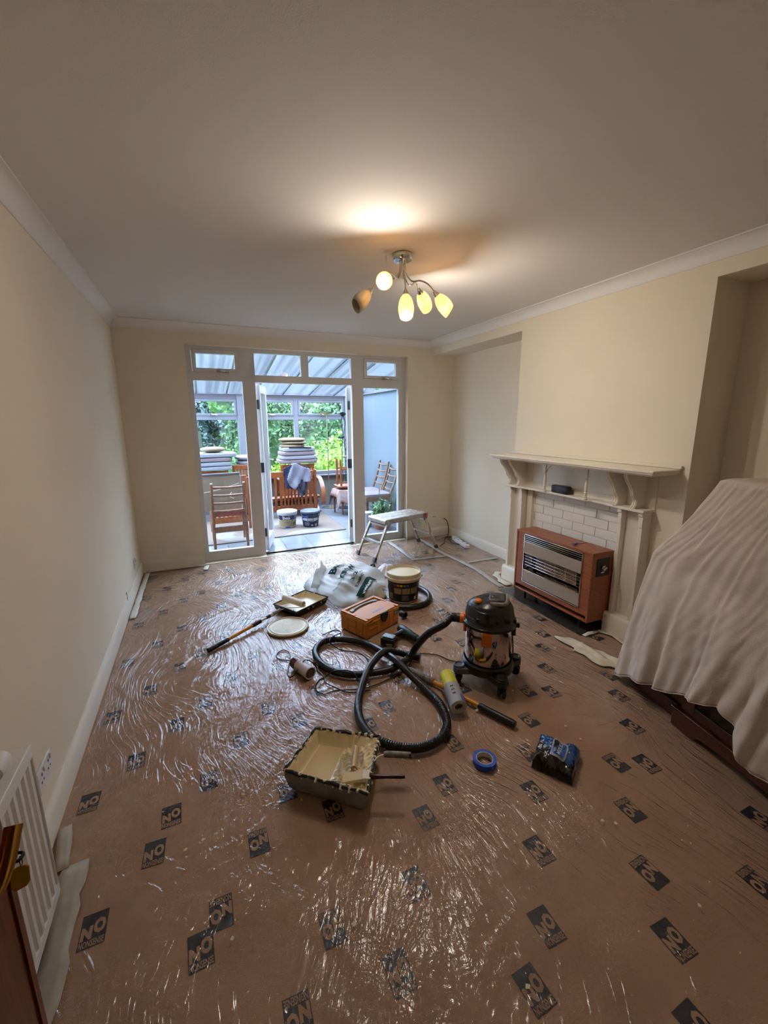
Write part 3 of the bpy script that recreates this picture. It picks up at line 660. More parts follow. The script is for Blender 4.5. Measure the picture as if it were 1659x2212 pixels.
# ---- ladder-back dining chair with a big framed panel leaning on its seat
def ladder_chair(name, label, base, rz, wd=.40, lean=.10, bh=.83, seat='cushion_red', wood='chair_wood', nr=4, group=None):
    t = thing(name, label, 'dining chair', base, rz, group)
    b = lambda m, n, mt=wood, **k: m.build(n, mt, t, world=False, **k)
    h = wd/2
    for s_ in (-1, 1):
        b(MB().tube([(s_*h, 0, 0), (s_*h, .02, .22), (s_*(h-.005), .02, .44), (s_*(h-.01), -.01-lean*.3, .62), (s_*(h-.012), -lean, bh)], [.016, .02, .021, .018, .015], 8, 3), 'leg')
        b(MB().tube([(s_*h, .42, 0), (s_*h, .41, .42)], [.014, .021], 8), 'leg')
        b(MB().beam((s_*h, .03, .38), (s_*h, .41, .38), .02, .06), 'side_rail')
    for k in range(nr):
        z = bh-.05-k*.10; y = -lean*(z-.45)/(bh-.45)
        b(MB().tube([(-h+.01, y, z), (0, y+.025, z-.012), (h-.01, y, z)], .014, 8, 4).xf(Matrix.Translation((0, 0, 0))), 'back_rung')
    b(MB().beam((-h, .03, .24 if nr == 4 and bh < .84 else .36), (h, .03, .24 if nr == 4 and bh < .84 else .36), .02, .07), 'back_rail')
    b(MB().beam((-h, .41, .39), (h, .41, .39), .02, .06), 'front_rail')
    b(MB().rbox((0, .22, .435), (wd+.02, .44, .06), e=7), 'seat', seat)
    return t
ladder_chair('ladder_back_chair', 'wooden ladder-back chair with red seat behind the left patio pane', (.925, 5.41, CZ), .0, .385)
pn = thing('framed_panel', 'large brown-backed picture leaning on the ladder-back chair', 'picture', (.9, 5.62, .44))
MB().hexa([(.48, 5.52, .445), (1.085, 5.52, .45), (1.085, 5.535, .45), (.48, 5.535, .445), (.49, 5.66, .86), (1.095, 5.66, .87), (1.095, 5.675, .87), (.49, 5.675, .86)]).build('backing_board', 'panel_brown', pn)
MB().beam((.485, 5.668, .872), (1.10, 5.668, .882), .03, .018).beam((1.095, 5.53, .45), (1.105, 5.67, .875), .012, .03).build('frame', 'grey_cloth', pn)
MB().tube([(.48, 5.56, .66), (.62, 5.56, .665), (.85, 5.585, .70), (1.08, 5.61, .76)], .003, 5, 4).tube([(.98, 5.56, .66), (.95, 5.55, .61), (1.0, 5.55, .58)], .004, 5, 3).build('hanging_cord', 'cable_white', pn)
MB().box(.60, .66, 5.512, 5.5195, .49, .52).build('sticker', 'label_white', pn)

# ---- two floor lamps
t = thing('floor_lamp', 'tall thin brass uplighter with shallow bowl by the back window', 'floor lamp', (2.76, 7.38, CZ))
MB().lathe([(.13, 0), (.13, .012), (.03, .03), (.012, .05)], (2.76, 7.38, CZ), 24).build('base', 'gold', t)
MB().cyl((2.76, 7.38, .02), (2.76, 7.38, 1.62), .008, 10).build('pole', 'gold', t)
MB().lathe([(.015, 1.62), (.06, 1.63), (.11, 1.655), (.13, 1.675), (.125, 1.675), (.05, 1.64)], (2.76, 7.38, 0), 24).build('lamp_shade', 'gold', t)
t = thing('floor_lamp', 'dark iron floor lamp with flower-shaped shade and scrolls', 'floor lamp', (3.0, 7.22, CZ))
MB().lathe([(.12, 0), (.12, .01), (.02, .02)], (3.0, 7.22, CZ), 20).build('base', 'iron', t)
MB().cyl((2.985, 7.22, 0), (2.97, 7.22, 1.0), .007, 8).cyl((3.015, 7.22, 0), (3.03, 7.22, 1.0), .007, 8).tube([(2.97, 7.22, 1.0), (2.99, 7.22, 1.3), (2.965, 7.22, 1.48), (2.99, 7.22, 1.6)], .007, 8, 4).tube([(3.03, 7.22, 1.0), (3.01, 7.22, 1.3), (3.04, 7.22, 1.5), (3.0, 7.22, 1.6)], .007, 8, 4).build('pole', 'iron', t)
vs = []
def petal(u, v): 
    a = 2*pi*u; r = .02+.11*v*(1+.18*math.cos(5*a)); return (3.0+r*math.cos(a), 7.22+r*math.sin(a), 1.60+.07*v**.6-.03*v*v*(1+math.cos(5*a))*.5)
MB().grid(petal, 40, 6, closed=True).build('lamp_shade', 'iron', t, solid=.004)
MB().grid(lambda u, v: (2.955+.05*(.2+v)*math.cos(2*pi*u), 7.2+.05*(.2+v)*math.sin(2*pi*u), 1.22+.03*v+.01*math.cos(10*pi*u)*v), 20, 4, closed=True).build('lower_shade', 'iron', t, solid=.004)
mb = MB()
for z in (.55, .75, .95, 1.12): mb.tube([(3.03, 7.2, z), (3.08, 7.2, z+.04), (3.06, 7.2, z+.10), (3.03, 7.2, z+.08), (3.05, 7.2, z+.05)], .005, 6, 4)
mb.build('scroll', 'iron', t)

# ---- stool with plaid blanket, upturned stool on top
t = thing('covered_stool', 'low wooden stool under a pink checked blanket', 'stool', (3.0, 6.8, CZ))
for x, y in ((2.72, 6.93), (2.78, 6.68), (3.2, 6.95), (3.2, 6.6)): MB().tube([(x, y, CZ), (x, y, .3)], [.012, .02], 8).build('leg', 'settee_wood', t)
MB().box(2.70, 3.24, 6.62, 6.97, .29, .37).build('seat', 'settee_wood', t)
bl = MB()
def blf(u, v):
    x = 2.66+.60*u; s_ = -1+2*v; y = 6.80+.2*max(-1, min(1, s_*1.5)); dr = max(0, abs(s_)-.66)*.62*(1+.15*math.sin(u*14+s_*3))
    y += math.copysign(dr*.25, s_); e = max(0, .08-u)*1.4
    return (x, y, .395-dr-e+.012*math.sin(u*9+v*5))
bl.grid(blf, 26, 30); o = bl.build('checked_blanket', 'blanket', solid=.008); tag(o, 'pink and grey checked blanket draped over the low stool', 'blanket')
bm2 = MB()
for v0 in (.10, .90): bm2.grid(lambda u, v: tuple(np.array(blf(u, v0+(v-.5)*.05))+np.array((0, math.copysign(.006, v0-.5), .0035))), 26, 3)
o2 = bm2.build('check_stripe', 'blanket_check', o, world=False)
t = thing('upturned_stool', 'reddish wooden stool standing upside down on the covered stool', 'stool', (3.0, 6.85, .41))
MB().box(2.73, 3.2, 6.72, 7.0, .425, .455).build('seat', 'settee_wood', t, bevel=.006)
for x in (2.79, 3.15):
    for y in (6.75, 6.97):
        MB().tube([(x, y, .455), (x, y, .7), (x-.004, y, .86), (x-.004, y, .90)], [.02, .018, .022, .014], 8, 2).build('leg', 'settee_wood', t)
MB().box(2.79, 3.15, 6.74, 6.76, .72, .75).box(2.79, 3.15, 6.96, 6.98, .72, .75).box(2.79, 3.15, 6.74, 6.76, .50, .52).build('stretcher', 'settee_wood', t)

# ---- pale ladder-back chairs on the right
ladder_chair('ladder_back_chair', 'pale wooden ladder-back chair nearest the plant, against the right wall', (3.30, 5.99, CZ), math.radians(88), .34, .12, .86, 'cushion_pink', 'pale_wood', 5)
ladder_chair('ladder_back_chair', 'pale wooden ladder-back chair behind the one nearest the plant', (3.30, 6.38, CZ), math.radians(92), .34, .12, .90, 'cushion_pink', 'pale_wood', 5)
# ---- potted plant
def leaf(mb, p, d, l, w, up=(0, 0, 1), droop=.3):
    p = Vector(p); d = Vector(d).normalized(); s_ = d.cross(Vector(up)); s_ = s_.normalized()*w/2 if s_.length > .01 else Vector((w/2, 0, 0))
    m_ = p+d*l*.5+Vector((0, 0, l*.05)); e = p+d*l-Vector((0, 0, droop*l)); mb.add([p, m_-s_, e, m_+s_, m_-Vector((0, 0, w*.12))], [(0, 1, 4), (1, 2, 4), (2, 3, 4), (3, 0, 4)])
t = thing('potted_plant', 'leafy green houseplant in a terracotta pot behind the right patio pane', 'potted plant', (2.99, 5.55, CZ))
MB().lathe([(.08, 0), (.085, .002), (.11, .14), (.12, .14), (.12, .17), (.10, .17), (.10, .15)], (2.99, 5.55, CZ)).build('pot', 'terracotta', t)
mb = MB(); r = random.Random(4); stems = MB()
for k in range(16):
    a = r.random()*6.28; rr = r.uniform(.05, .22); h = r.uniform(.22, .42); top = Vector((2.99+rr*math.cos(a)*1.1, 5.55+rr*math.sin(a)*.7, h))
    stems.tube([(2.99, 5.55, .12), ((2.99+top.x)/2, (5.55+top.y)/2, h*.6), top], .004, 5, 3)
    for q in range(11):
        f_ = r.uniform(.35, 1); p = Vector((2.99, 5.55, .12)).lerp(top, f_); b_ = r.random()*6.28; leaf(mb, p, (math.cos(b_), math.sin(b_), r.uniform(-.1, .5)), r.uniform(.06, .11), r.uniform(.035, .055))
mb.build('leaf', 'leaf_house', t).__setitem__('kind', 'stuff'); stems.build('stem', 'leaf_house', t)
mb = MB(); stems = MB()
for (dx, hh) in ((.20, .66), (-.04, .60), (.24, .5)):
    top = Vector((2.99+dx, 5.5, hh)); stems.tube([(2.99, 5.55, .12), (2.99+dx*.8, 5.52, hh*.6), top], .004, 5, 3)
    for q in range(34):
        f_ = r.uniform(.5, 1); p = Vector((2.99+dx*.8, 5.52, hh*.45)).lerp(top, (f_-.5)*2); b_ = r.random()*6.28; leaf(mb, p, (math.cos(b_), math.sin(b_), .3), .055*(1.35-f_*.8), .014)
mb.build('grey_leaf', 'leaf_grey', t).__setitem__('kind', 'stuff'); stems.build('stem', 'leaf_grey', t)
tag(MB().lathe([(.06, 0), (.09, .2), (.095, .2), (.095, .22), (.08, .22)], (2.86, 5.75, CZ), 20).build('white_planter', 'tub_white'), 'plain white planter beside the terracotta pot', 'planter')

# ================================================================= GARDEN
struct('ground', MB().box(-14, 26, CY1+.2, 34, -.5, -.35), 'grass')
def foliage(c, rad, n, ls, seed, low=-.2):
    g = np.random.default_rng(seed); u = g.normal(size=(n, 3)); u /= np.linalg.norm(u, axis=1)[:, None]; u[:, 2] = np.where(u[:, 2] < low, -u[:, 2], u[:, 2])
    lump = 1+.16*np.sin(u[:, 0]*7+seed)+.14*np.sin(u[:, 2]*9+u[:, 1]*5)
    p = np.array(c)+u*np.array(rad)*(g.uniform(.72, 1.04, n)*lump)[:, None]
    a = g.normal(size=(n, 3)); a /= np.linalg.norm(a, axis=1)[:, None]; b = np.cross(a, u+g.normal(size=(n, 3))*.6); b /= np.linalg.norm(b, axis=1)[:, None]
    s_ = ls*g.uniform(.6, 1.3, n)[:, None]
    v = np.stack([p-a*s_, p-b*s_*.45, p+a*s_, p+b*s_*.45], 1).reshape(-1, 3); return v
def bush(name, label, cat, c, rad, n, ls, mt, seed, trunk=True, extra=None, group=None):
    t = thing(name, label, cat, (c[0], c[1], -.35), group=group)
    v = foliage(c, rad, n, ls, seed)
    me = bpy.data.meshes.new('foliage'); me.from_pydata([tuple(x) for x in (v-np.array((c[0], c[1], -.35)))], [], [tuple(range(4*i, 4*i+4)) for i in range(n)]); me.materials.append(M[mt])
    o = bpy.data.objects.new('foliage', me); COL.objects.link(o); o.parent = t; o['kind'] = 'stuff'
    mb = MB().rbox((c[0], c[1], c[2]), (rad[0]*1.45, rad[1]*1.45, rad[2]*1.45), e=2.2); mb.build('inner_branches', mt, t)
    if trunk: MB().tube([(c[0], c[1], -.35), (c[0]+.05, c[1], max(0, c[2]*.5)), (c[0], c[1], c[2])], [.09, .07, .04], 8, 3).build('trunk', 'bark', t)
    if extra:
        v2 = foliage(c, tuple(x*1.05 for x in rad), extra[1], ls*.8, seed+50)
        me = bpy.data.meshes.new('blossom'); me.from_pydata([tuple(x) for x in (v2-np.array((c[0], c[1], -.35)))], [], [tuple(range(4*i, 4*i+4)) for i in range(extra[1])]); me.materials.append(M[extra[0]])
        o = bpy.data.objects.new('blossom', me); COL.objects.link(o); o.parent = t; o['kind'] = 'stuff'
    return t
bush('lime_shrub', 'bright lime-green shrub just outside the right-hand window', 'shrub', (3.75, 10.0, .25), (.95, .8, .85), 2600, .06, 'leaf_lime', 1, extra=('leaf_mid', 500))
bush('lime_shrub', 'small lime-green shrub between the settee cushions and the pane edge', 'shrub', (2.30, 9.6, .05), (.30, .35, .62), 800, .05, 'leaf_lime', 2, trunk=False)
bush('leafy_shrub', 'mid-green shrub behind the lime shrub on the right', 'shrub', (6.2, 11.2, .6), (1.2, .8, 1.2), 2600, .08, 'leaf_mid', 3, extra=('leaf_lime', 300))
bush('flowering_tree', 'dark tree with white blossom outside the right-hand top window', 'tree', (4.6, 13.2, .9), (1.4, 1.0, 1.35), 4200, .09, 'leaf_dark', 4, extra=('blossom', 260))
bush('hedge_tree', 'dark green tree seen through the middle pane', 'tree', (2.7, 15.0, .9), (1.25, .9, 1.6), 4200, .10, 'leaf_dark', 5)
bush('hedge_tree', 'blue-green tree beyond the left pane beside the lawn', 'tree', (.35, 16.6, .9), (1.2, .9, 1.7), 3800, .10, 'leaf_blue', 6)
bush('hedge_tree', 'mid-green tree behind the fence at far left', 'tree', (-3.1, 17.4, 1.0), (1.4, 1.0, 1.75), 3600, .11, 'leaf_mid', 7, extra=('blossom', 120))
bush('hedge_tree', 'large pale green tree rising behind the whole hedge', 'tree', (1.8, 19.6, 1.1), (3.2, 1.2, 2.0), 4200, .14, 'leaf_mid', 8)
bush('hedge_tree', 'tall dark tree at the right end of the garden', 'tree', (7.6, 16.4, 1.2), (1.9, 1.2, 2.1), 4200, .12, 'leaf_dark', 9)
bush('leafy_shrub', 'small round shrub at the edge of the lawn', 'shrub', (1.45, 13.0, .15), (.55, .5, .6), 900, .06, 'leaf_mid', 10, trunk=False)
fn = thing('garden_fence', 'weathered board fence behind the lawn at the left', 'fence', (-.8, 15.6, -.35))
for k in range(22): MB().box(-3.6+k*.2, -3.41+k*.2, 14.1+(k % 2)*.01, 14.13+(k % 2)*.01, -.35, 1.25).build('board', 'fence_wood', fn)

# ================================================================= FIREPLACE
XF = 3.262                                     # front of the posts
fp = thing('fireplace_surround', 'cream painted wooden mantelpiece with two shelves, turned spindles and curved brackets', 'fireplace', (W, 2.5, 0))
# top shelf with moulded edge
def shelf(mb, x0, y0, y1, prof):   # prof: list of (inset, z); mitred box
    vs = []
    for ins, z in prof: vs += [(x0+ins, y0+ins, z), (W, y0+ins, z), (W, y1-ins, z), (x0+ins, y1-ins, z)]
    n = len(prof); fs = [(3, 2, 1, 0), tuple(4*(n-1)+i for i in range(4))]
    for i in range(n-1):
        for j in range(4): fs.append((4*i+j, 4*i+(j+1) % 4, 4*i+4+(j+1) % 4, 4*i+4+j))
    return mb.add(vs, fs)
shelf(MB(), 3.094, 1.668, 3.215, [(.022, 1.178), (.018, 1.186), (.006, 1.190), (.004, 1.199), (0, 1.203), (0, 1.211), (.004, 1.214)]).build('mantel_shelf', 'skirting_cream', fp)
MB().box(W-.02, W, 1.66, 3.22, 1.214, 1.236).build('shelf_upstand', 'skirting_cream', fp, bevel=.005)
# lower shelf, bowed forward over the brackets
def ls_front(y):
    t = (y-2.49)/.68; e = max(0, (abs(t)-.55)/.45); return 3.275-.03*min(1, e*2)*(1-.0*e)
ys = [1.80+1.37*i/48 for i in range(49)]
poly = [(W, ys[0]), (W, ys[-1])]+[(ls_front(y), y) for y in reversed(ys)]
MB().prism(poly, (0, 0, .918), (1, 0, 0), (0, 1, 0), (0, 0, 1), .018).build('lower_shelf', 'skirting_cream', fp, bevel=.003)
# back boards: framed panel between the shelves
MB().box(W-.012, W, 1.80, 3.17, .936, 1.18).build('back_panel', 'skirting_cream', fp)
mb = MB()
for z in (.975, 1.15): mb.box(W-.019, W-.011, 2.07, 2.93, z-.004, z+.004)
for y in (2.07, 2.93): mb.box(W-.019, W-.011, y-.004, y+.004, .972, 1.154)
mb.build('panel_moulding', 'skirting_cream', fp)
# S-curved brackets between shelves
def sx(z):    # front edge x of the bracket by height fraction
    return 3.155+.10*(1/(1+math.exp(-( .62-z)*11)))+(.012 if 0 else 0)-.02*math.exp(-((z-.18)/.12)**2)*0
prof = []
for i in range(17):
    f_ = i/16; z = 1.182-f_*.246
    x = 3.150+.085*(.5-.5*math.cos(min(1, f_/.62)*pi))
    if f_ > .62: x = 3.235+.035*math.sin((f_-.62)/.38*pi*.9)
    prof.append((x, z))
for y in (3.135, 3.018, 2.02, 1.886):
    mb = MB().prism([(W, .936), (W, 1.182)]+prof, (0, y-.015, 0), (1, 0, 0), (0, 0, 1), (0, 1, 0), .03)
    for k in (-.008, .008): mb.tube([(x-.001, y+k, z) for x, z in prof], .0045, 6)
    mb.build('curved_bracket', 'skirting_cream', fp)
# turned spindles with square heads, fretted valance
SP = [(.018, 0), (.018, .014), (.011, .018), (.014, .026), (.008, .030), (.013, .038), (.009, .044), (.013, .052), (.007, .058), (.010, .075), (.012, .10), (.008, .14), (.007, .152), (.011, .157), (.008, .163), (.012, .170)]
for y in (2.655, 2.245):
    MB().lathe(SP, (3.215+.01, y, .936), 14).box(3.213, 3.237, y-.012, y+.012, .936+.168, 1.182).build('spindle', 'skirting_cream', fp)
def valance(ya, yb):
    n = 40; P = []
    for i in range(n+1):
        t = i/n; a = abs(2*t-1)         # 1 at the posts
        z = .018+.050*max(0, (a-.72)/.28)**1.2+.016*math.exp(-((a-.30)/.13)**2)-.006*math.exp(-(a/.06)**2)
        P.append((ya+(yb-ya)*t, 1.180-z))
    return P+[(yb, 1.182), (ya, 1.182)]
for a, b in ((2.257, 2.643),): MB().prism(valance(a, b), (3.220, 0, 0), (0, 1, 0), (0, 0, 1), (1, 0, 0), .010).build('valance', 'skirting_cream', fp)
for yc, s_ in ((2.667, 1), (2.233, -1)):
    P = [(yc, 1.182), (yc, 1.115)]+[(yc+s_*.02*k, 1.115+.058*(1-(1-k/6)**2)) for k in range(1, 7)]+[(yc+s_*.15, 1.182)]
    MB().prism(P, (3.220, 0, 0), (0, 1, 0), (0, 0, 1), (1, 0, 0), .010).build('valance', 'skirting_cream', fp)
# posts: two stiles with a recessed board, stepped capitals, plinth blocks
for ya, yb in ((2.965, 3.135), (1.815, 1.995)):
    MB().box(W-.045, W, ya+.01, yb-.01, .15, .918).build('recessed_board', 'skirting_cream', fp)
    for y in (ya+.013, yb-.013):
        MB().box(XF+.012, W, y-.013, y+.013, .15, .918).build('stile', 'skirting_cream', fp, bevel=.002)
        MB().box(XF-.002, XF+.02, y-.015, y+.015, .893, .918).box(XF+.006, XF+.02, y-.014, y+.014, .815, .893).build('capital', 'skirting_cream', fp, bevel=.0015)
    mb = MB().prism([(3.240, 0), (W, 0), (W, .152), (3.256, .152), (3.250, .146), (3.240, .13)], (0, ya-.012, 0), (1, 0, 0), (0, 0, 1), (0, 1, 0), yb-ya+.024)
    mb.build('plinth_block', 'skirting_cream', fp)
# brackets' back pilasters on the chimney breast
for a_, b_ in ((2.90, 2.955), (2.0, 2.04)): MB().box(W-.03, W, a_, b_, .15, .918).build('side_lining', 'skirting_cream', fp)
# hearth
tag(MB().box(3.035, W+.018, 2.005, 2.935, 0.0, .006).build('hearth', 'slate', bevel=.001), 'dark slate hearth slab under the gas fire', 'hearth')

# gas fire
gf = thing('gas_fire', 'teak-cased gas fire with beige panels and radiant grille', 'gas fire', (3.18, 2.395, 0.006))
X0, X1, A, B, Z0, Z1 = 3.081, 3.285, 2.006, 2.784, .087, .608
mb = MB().box(X0, X1, A, B, Z1-.016, Z1).box(X0, X1, A, A+.016, Z0, Z1-.016).box(X0, X1, B-.016, B, Z0, Z1-.016).box(X0+.0, X1, A+.016, B-.016, Z0, Z0+.012).box(X1-.02, X1, A+.016, B-.016, Z0+.012, Z1-.016)
mb.build('casing', 'teak', gf, bevel=.002)
MB().box(X0+.004, X0+.014, A+.016, 2.088, Z0+.045, Z1-.016).box(X0+.004, X0+.014, 2.688, B-.016, Z0+.045, Z1-.016).box(X0+.004, X0+.014, 2.088, 2.688, Z0+.045, .172).box(X0+.004, X0+.014, 2.088, 2.688, .587, Z1-.016).build('front_board', 'teak', gf)
MB().box(X0+.05, X0+.052, A+.016, B-.016, Z0+.012, Z0+.05).build('air_slot', 'hole_dark', gf)
mb = MB()
for z in (.174, .585): mb.box(X0-.002, X0+.012, 2.089, 2.687, z-.004, z+.004)
for y in (2.092, 2.684): mb.box(X0-.002, X0+.012, y-.004, y+.004, .172, .588)
mb.build('chrome_surround', 'chrome', gf)
MB().box(X0+.012, X0+.02, 2.094, 2.682, .525, .583).build('grille_back', 'hole_dark', gf)
for z in (.568, .553, .538, .526): MB().box(X0, X0+.012, 2.096, 2.680, z-.0022, z+.0022).build('grille_slat', 'chrome', gf)
MB().box(X0+.0, X0+.012, 2.097, 2.679, .430, .522).build('upper_panel', 'beige_metal', gf, bevel=.002)
MB().box(X0+.0, X0+.012, 2.097, 2.679, .180, .277).build('lower_panel', 'beige_metal', gf, bevel=.002)
# radiant box: mirror reflector, clay radiants with holes, guard wires
mb = MB().add([(X0+.012, 2.097, .430), (X0+.012, 2.679, .430), (X0+.085, 2.62, .42), (X0+.085, 2.15, .42)], [(0, 1, 2, 3)]).add([(X0+.012, 2.097, .277), (X0+.012, 2.679, .277), (X0+.085, 2.62, .30), (X0+.085, 2.15, .30)], [(3, 2, 1, 0)])
mb.add([(X0+.085, 2.15, .30), (X0+.085, 2.62, .30), (X0+.085, 2.62, .42), (X0+.085, 2.15, .42), (X0+.012, 2.097, .277), (X0+.012, 2.679, .277), (X0+.012, 2.097, .43), (X0+.012, 2.679, .43)], [(0, 1, 2, 3), (0, 3, 6, 4), (1, 5, 7, 2)])
mb.build('reflector', 'mirror_metal', gf, smooth=0)
for k in range(4):
    ya = 2.175+k*.105
    mb = MB().box(X0+.05, X0+.062, ya, ya+.10, .305, .415); mb.mi(1)
    for i in range(6):
        for j in range(8): mb.box(X0+.047, X0+.0505, ya+.009+i*.015, ya+.018+i*.015, .311+j*.013, .3165+j*.013)
    mb.build('radiant', ['radiant', 'hole_dark'], gf, smooth=0)
MB().box(X0+.045, X0+.066, 2.595, 2.625, .30, .42).build('end_block', 'black', gf); MB().box(X0+.045, X0+.066, 2.145, 2.17, .36, .41).build('end_block', 'black', gf)
mb = MB()
for z in (.325, .350, .375, .40): mb.cyl((X0+.006, 2.10, z), (X0+.006, 2.68, z), .0016, 6)
for z in (.4275, .281): mb.box(X0-.001, X0+.008, 2.097, 2.679, z-.003, z+.003)
mb.build('guard_wire', 'chrome', gf)
MB().box(3.125, 3.25, A-.003, A, .432, .562).build('control_plate', 'black', gf)
MB().box(3.172, 3.20, A-.0045, A-.003, .455, .462).build('plate_marking', 'text_white', gf)
MB().lathe([(.022, 0), (.022, .012), (.018, .016)], (3.182, A-.003, .492), 16, (0, -1, 0)).beam((3.165, A-.02, .484), (3.20, A-.02, .50), .014, .012, (0, 1, 0)).build('control_knob', 'nickel', gf)
for y in (2.10, 2.69):
    for x in (3.13, 3.26): MB().cyl((x, y, .006), (x, y, Z0), .012, 10).build('leg', 'black', gf)
MB().box(3.2, 3.33, 2.3, 2.5, .01, Z0).build('burner_box', 'black', gf)

sp = thing('speaker', 'small black rectangular speaker on the lower mantel shelf', 'speaker', (3.298, 2.545, .936))
MB().rbox((3.298, 2.545, .967), (.052, .178, .060), math.radians(-2), e=9).build('speaker_body', 'black', sp)
MB().box(3.276, 3.318, 2.47, 2.62, .9965, .9985).build('top_controls', 'dark_grey', sp)
pc = thing('paint_scraper', 'small scraper with pale lilac handle on top of the gas fire', 'scraper', (3.18, 2.24, .609))
MB().beam((3.125, 2.222, .617), (3.175, 2.235, .617), .016, .010).build('handle', 'text_blue', pc)
MB().beam((3.175, 2.235, .613), (3.262, 2.235, .613), .014, .002).build('blade', 'nickel', pc)

# ================================================================= CEILING LIGHT
LC = (1.805, 2.42)
cl = thing('ceiling_light', 'five-arm chrome ceiling light with frosted tulip shades', 'ceiling light', (LC[0], LC[1], H))
MB().lathe([(.05, 0), (.056, -.004), (.056, -.03), (.052, -.036), (.03, -.038), (.012, -.046)], (LC[0], LC[1], H), 32).build('ceiling_plate', 'chrome', cl)
def arm_shade(ang, rad, dz, tilt, lit, sdir=None):
    dx, dy = math.cos(ang), math.sin(ang); c = Vector((LC[0], LC[1], H-.036)); o = Vector((dx, dy, 0))
    p0 = c+o*.016; e = c+o*rad+Vector((0, 0, -dz))
    MB().tube([p0, p0+o*.004+Vector((0, 0, -.06)), c+o*rad*.30+Vector((0, 0, -.105)), c+o*rad*.55+Vector((0, 0, -.10)), c+o*rad*.80+Vector((0, 0, -dz*.75)), e], .0045, 8, 5).build('arm', 'chrome', cl)
    d = (o*math.sin(tilt)+Vector((0, 0, -math.cos(tilt)))).normalized() if sdir is None else Vector(sdir).normalized()
    s_ = e-d*.004
    MB().lathe([(.006, 0), (.009, .004), (.022, .04), (.022, .044)], s_, 18, d).build('lamp_cup', 'chrome', cl)
    prof = [(.019, .035), (.030, .052), (.038, .075), (.042, .10), (.041, .125), (.036, .148)]
    mb = MB(); st0 = len(mb.v); mb.lathe(prof, s_, 28, d, cap=False)
    # slanted mouth: shift the last ring along the axis
    sd = d.cross(Vector((0, 0, 1))).normalized() if abs(d.z) < .98 else Vector((1, 0, 0)); sl = d.cross(sd)
    for q in range(28*4, 28*6):
        v = Vector(mb.v[q]); off = (v-(s_+d*(v-s_).dot(d))).dot(sl)/.04; mb.v[q] = tuple(v+d*off*.014*(1 if q >= 28*5 else .5))
    mb.build('lamp_shade', 'opal_lit' if lit else 'opal_off', cl, solid=.0025)
    MB().lathe([(.008, .04), (.010, .06), (.017, .085), (.017, .098), (.010, .112), (.003, .116)], s_, 14, d).build('bulb', 'bulb' if lit else 'bulb_off', cl)
    if lit:
        l = bpy.data.lights.new('lamp_glow', 'POINT'); l.energy = LAMP; l.color = (1, .92, .83); l.shadow_soft_size = .036
        lo = bpy.data.objects.new('lamp_glow', l); COL.objects.link(lo); lo.parent = cl; lo.location = tuple(s_+d*.118-Vector((LC[0], LC[1], H)))
arm_shade(math.radians(186), .20, .175, math.radians(45), False)
arm_shade(math.radians(212), .17, .135, 0, True, sdir=(-.45, -.80, -.38))
arm_shade(math.radians(252), .13, .19, math.radians(12), True)
arm_shade(math.radians(-14), .19, .155, math.radians(42), True)
arm_shade(math.radians(34), .20, .10, math.radians(52), True)

# ================================================================= LEFT SIDE: radiator, sockets, door, key
rd = thing('radiator', 'white ribbed panel radiator on the left wall', 'radiator', (.07, .80, .08))
RX, RA, RB, RZ0, RZ1 = .115, .20, 1.375, .085, .610
mb = MB(); n = 0; y = RA+.02; pts = [(RX-.006, RA)]
while y < RB-.03: pts += [(RX-.006, y), (RX, y+.008), (RX, y+.022), (RX-.006, y+.030)]; y += .037
pts.append((RX-.006, RB))
vs = []; 
for (x, y) in pts:
    vs += [(x, y, RZ0+.03), (x, y, RZ1-.035)]
mb.add(vs, [(2*i, 2*i+2, 2*i+3, 2*i+1) for i in range(len(pts)-1)])
mb.box(RX-.016, RX-.007, RA, RB, RZ0, RZ1); mb.box(RX-.014, RX+.001, RA, RB, RZ0, RZ0+.03).box(RX-.014, RX+.001, RA, RB, RZ1-.035, RZ1)
mb.box(.045, .055, RA, RB, RZ0, RZ1); mb.build('front_panel', 'gloss_white', rd)
MB().box(.047, RX, RA, RB, RZ1-.004, RZ1+.003).build('top_grille', 'gloss_white', rd, bevel=.002)
MB().box(.047, RX, RB-.002, RB+.003, RZ0, RZ1+.003).build('end_cover', 'gloss_white', rd, bevel=.002)
MB().cyl((.06, RB-.06, 0.02), (.06, RB-.06, RZ0+.01), .008, 10).build('pipe', 'gloss_white', rd)
for y in (.5, 1.15): MB().box(.001, .047, y, y+.03, .3, .5).build('wall_bracket', 'gloss_white', rd)
tag(MB().lathe([(.012, -.05), (.014, 0), (.024, .004), (.026, .05), (.022, .066), (.008, .074)], (.078, 1.232, .642), 18, (.0, .99, .05)).build('valve_cap', 'gloss_white'), 'white rounded knob above the radiator top', 'knob')
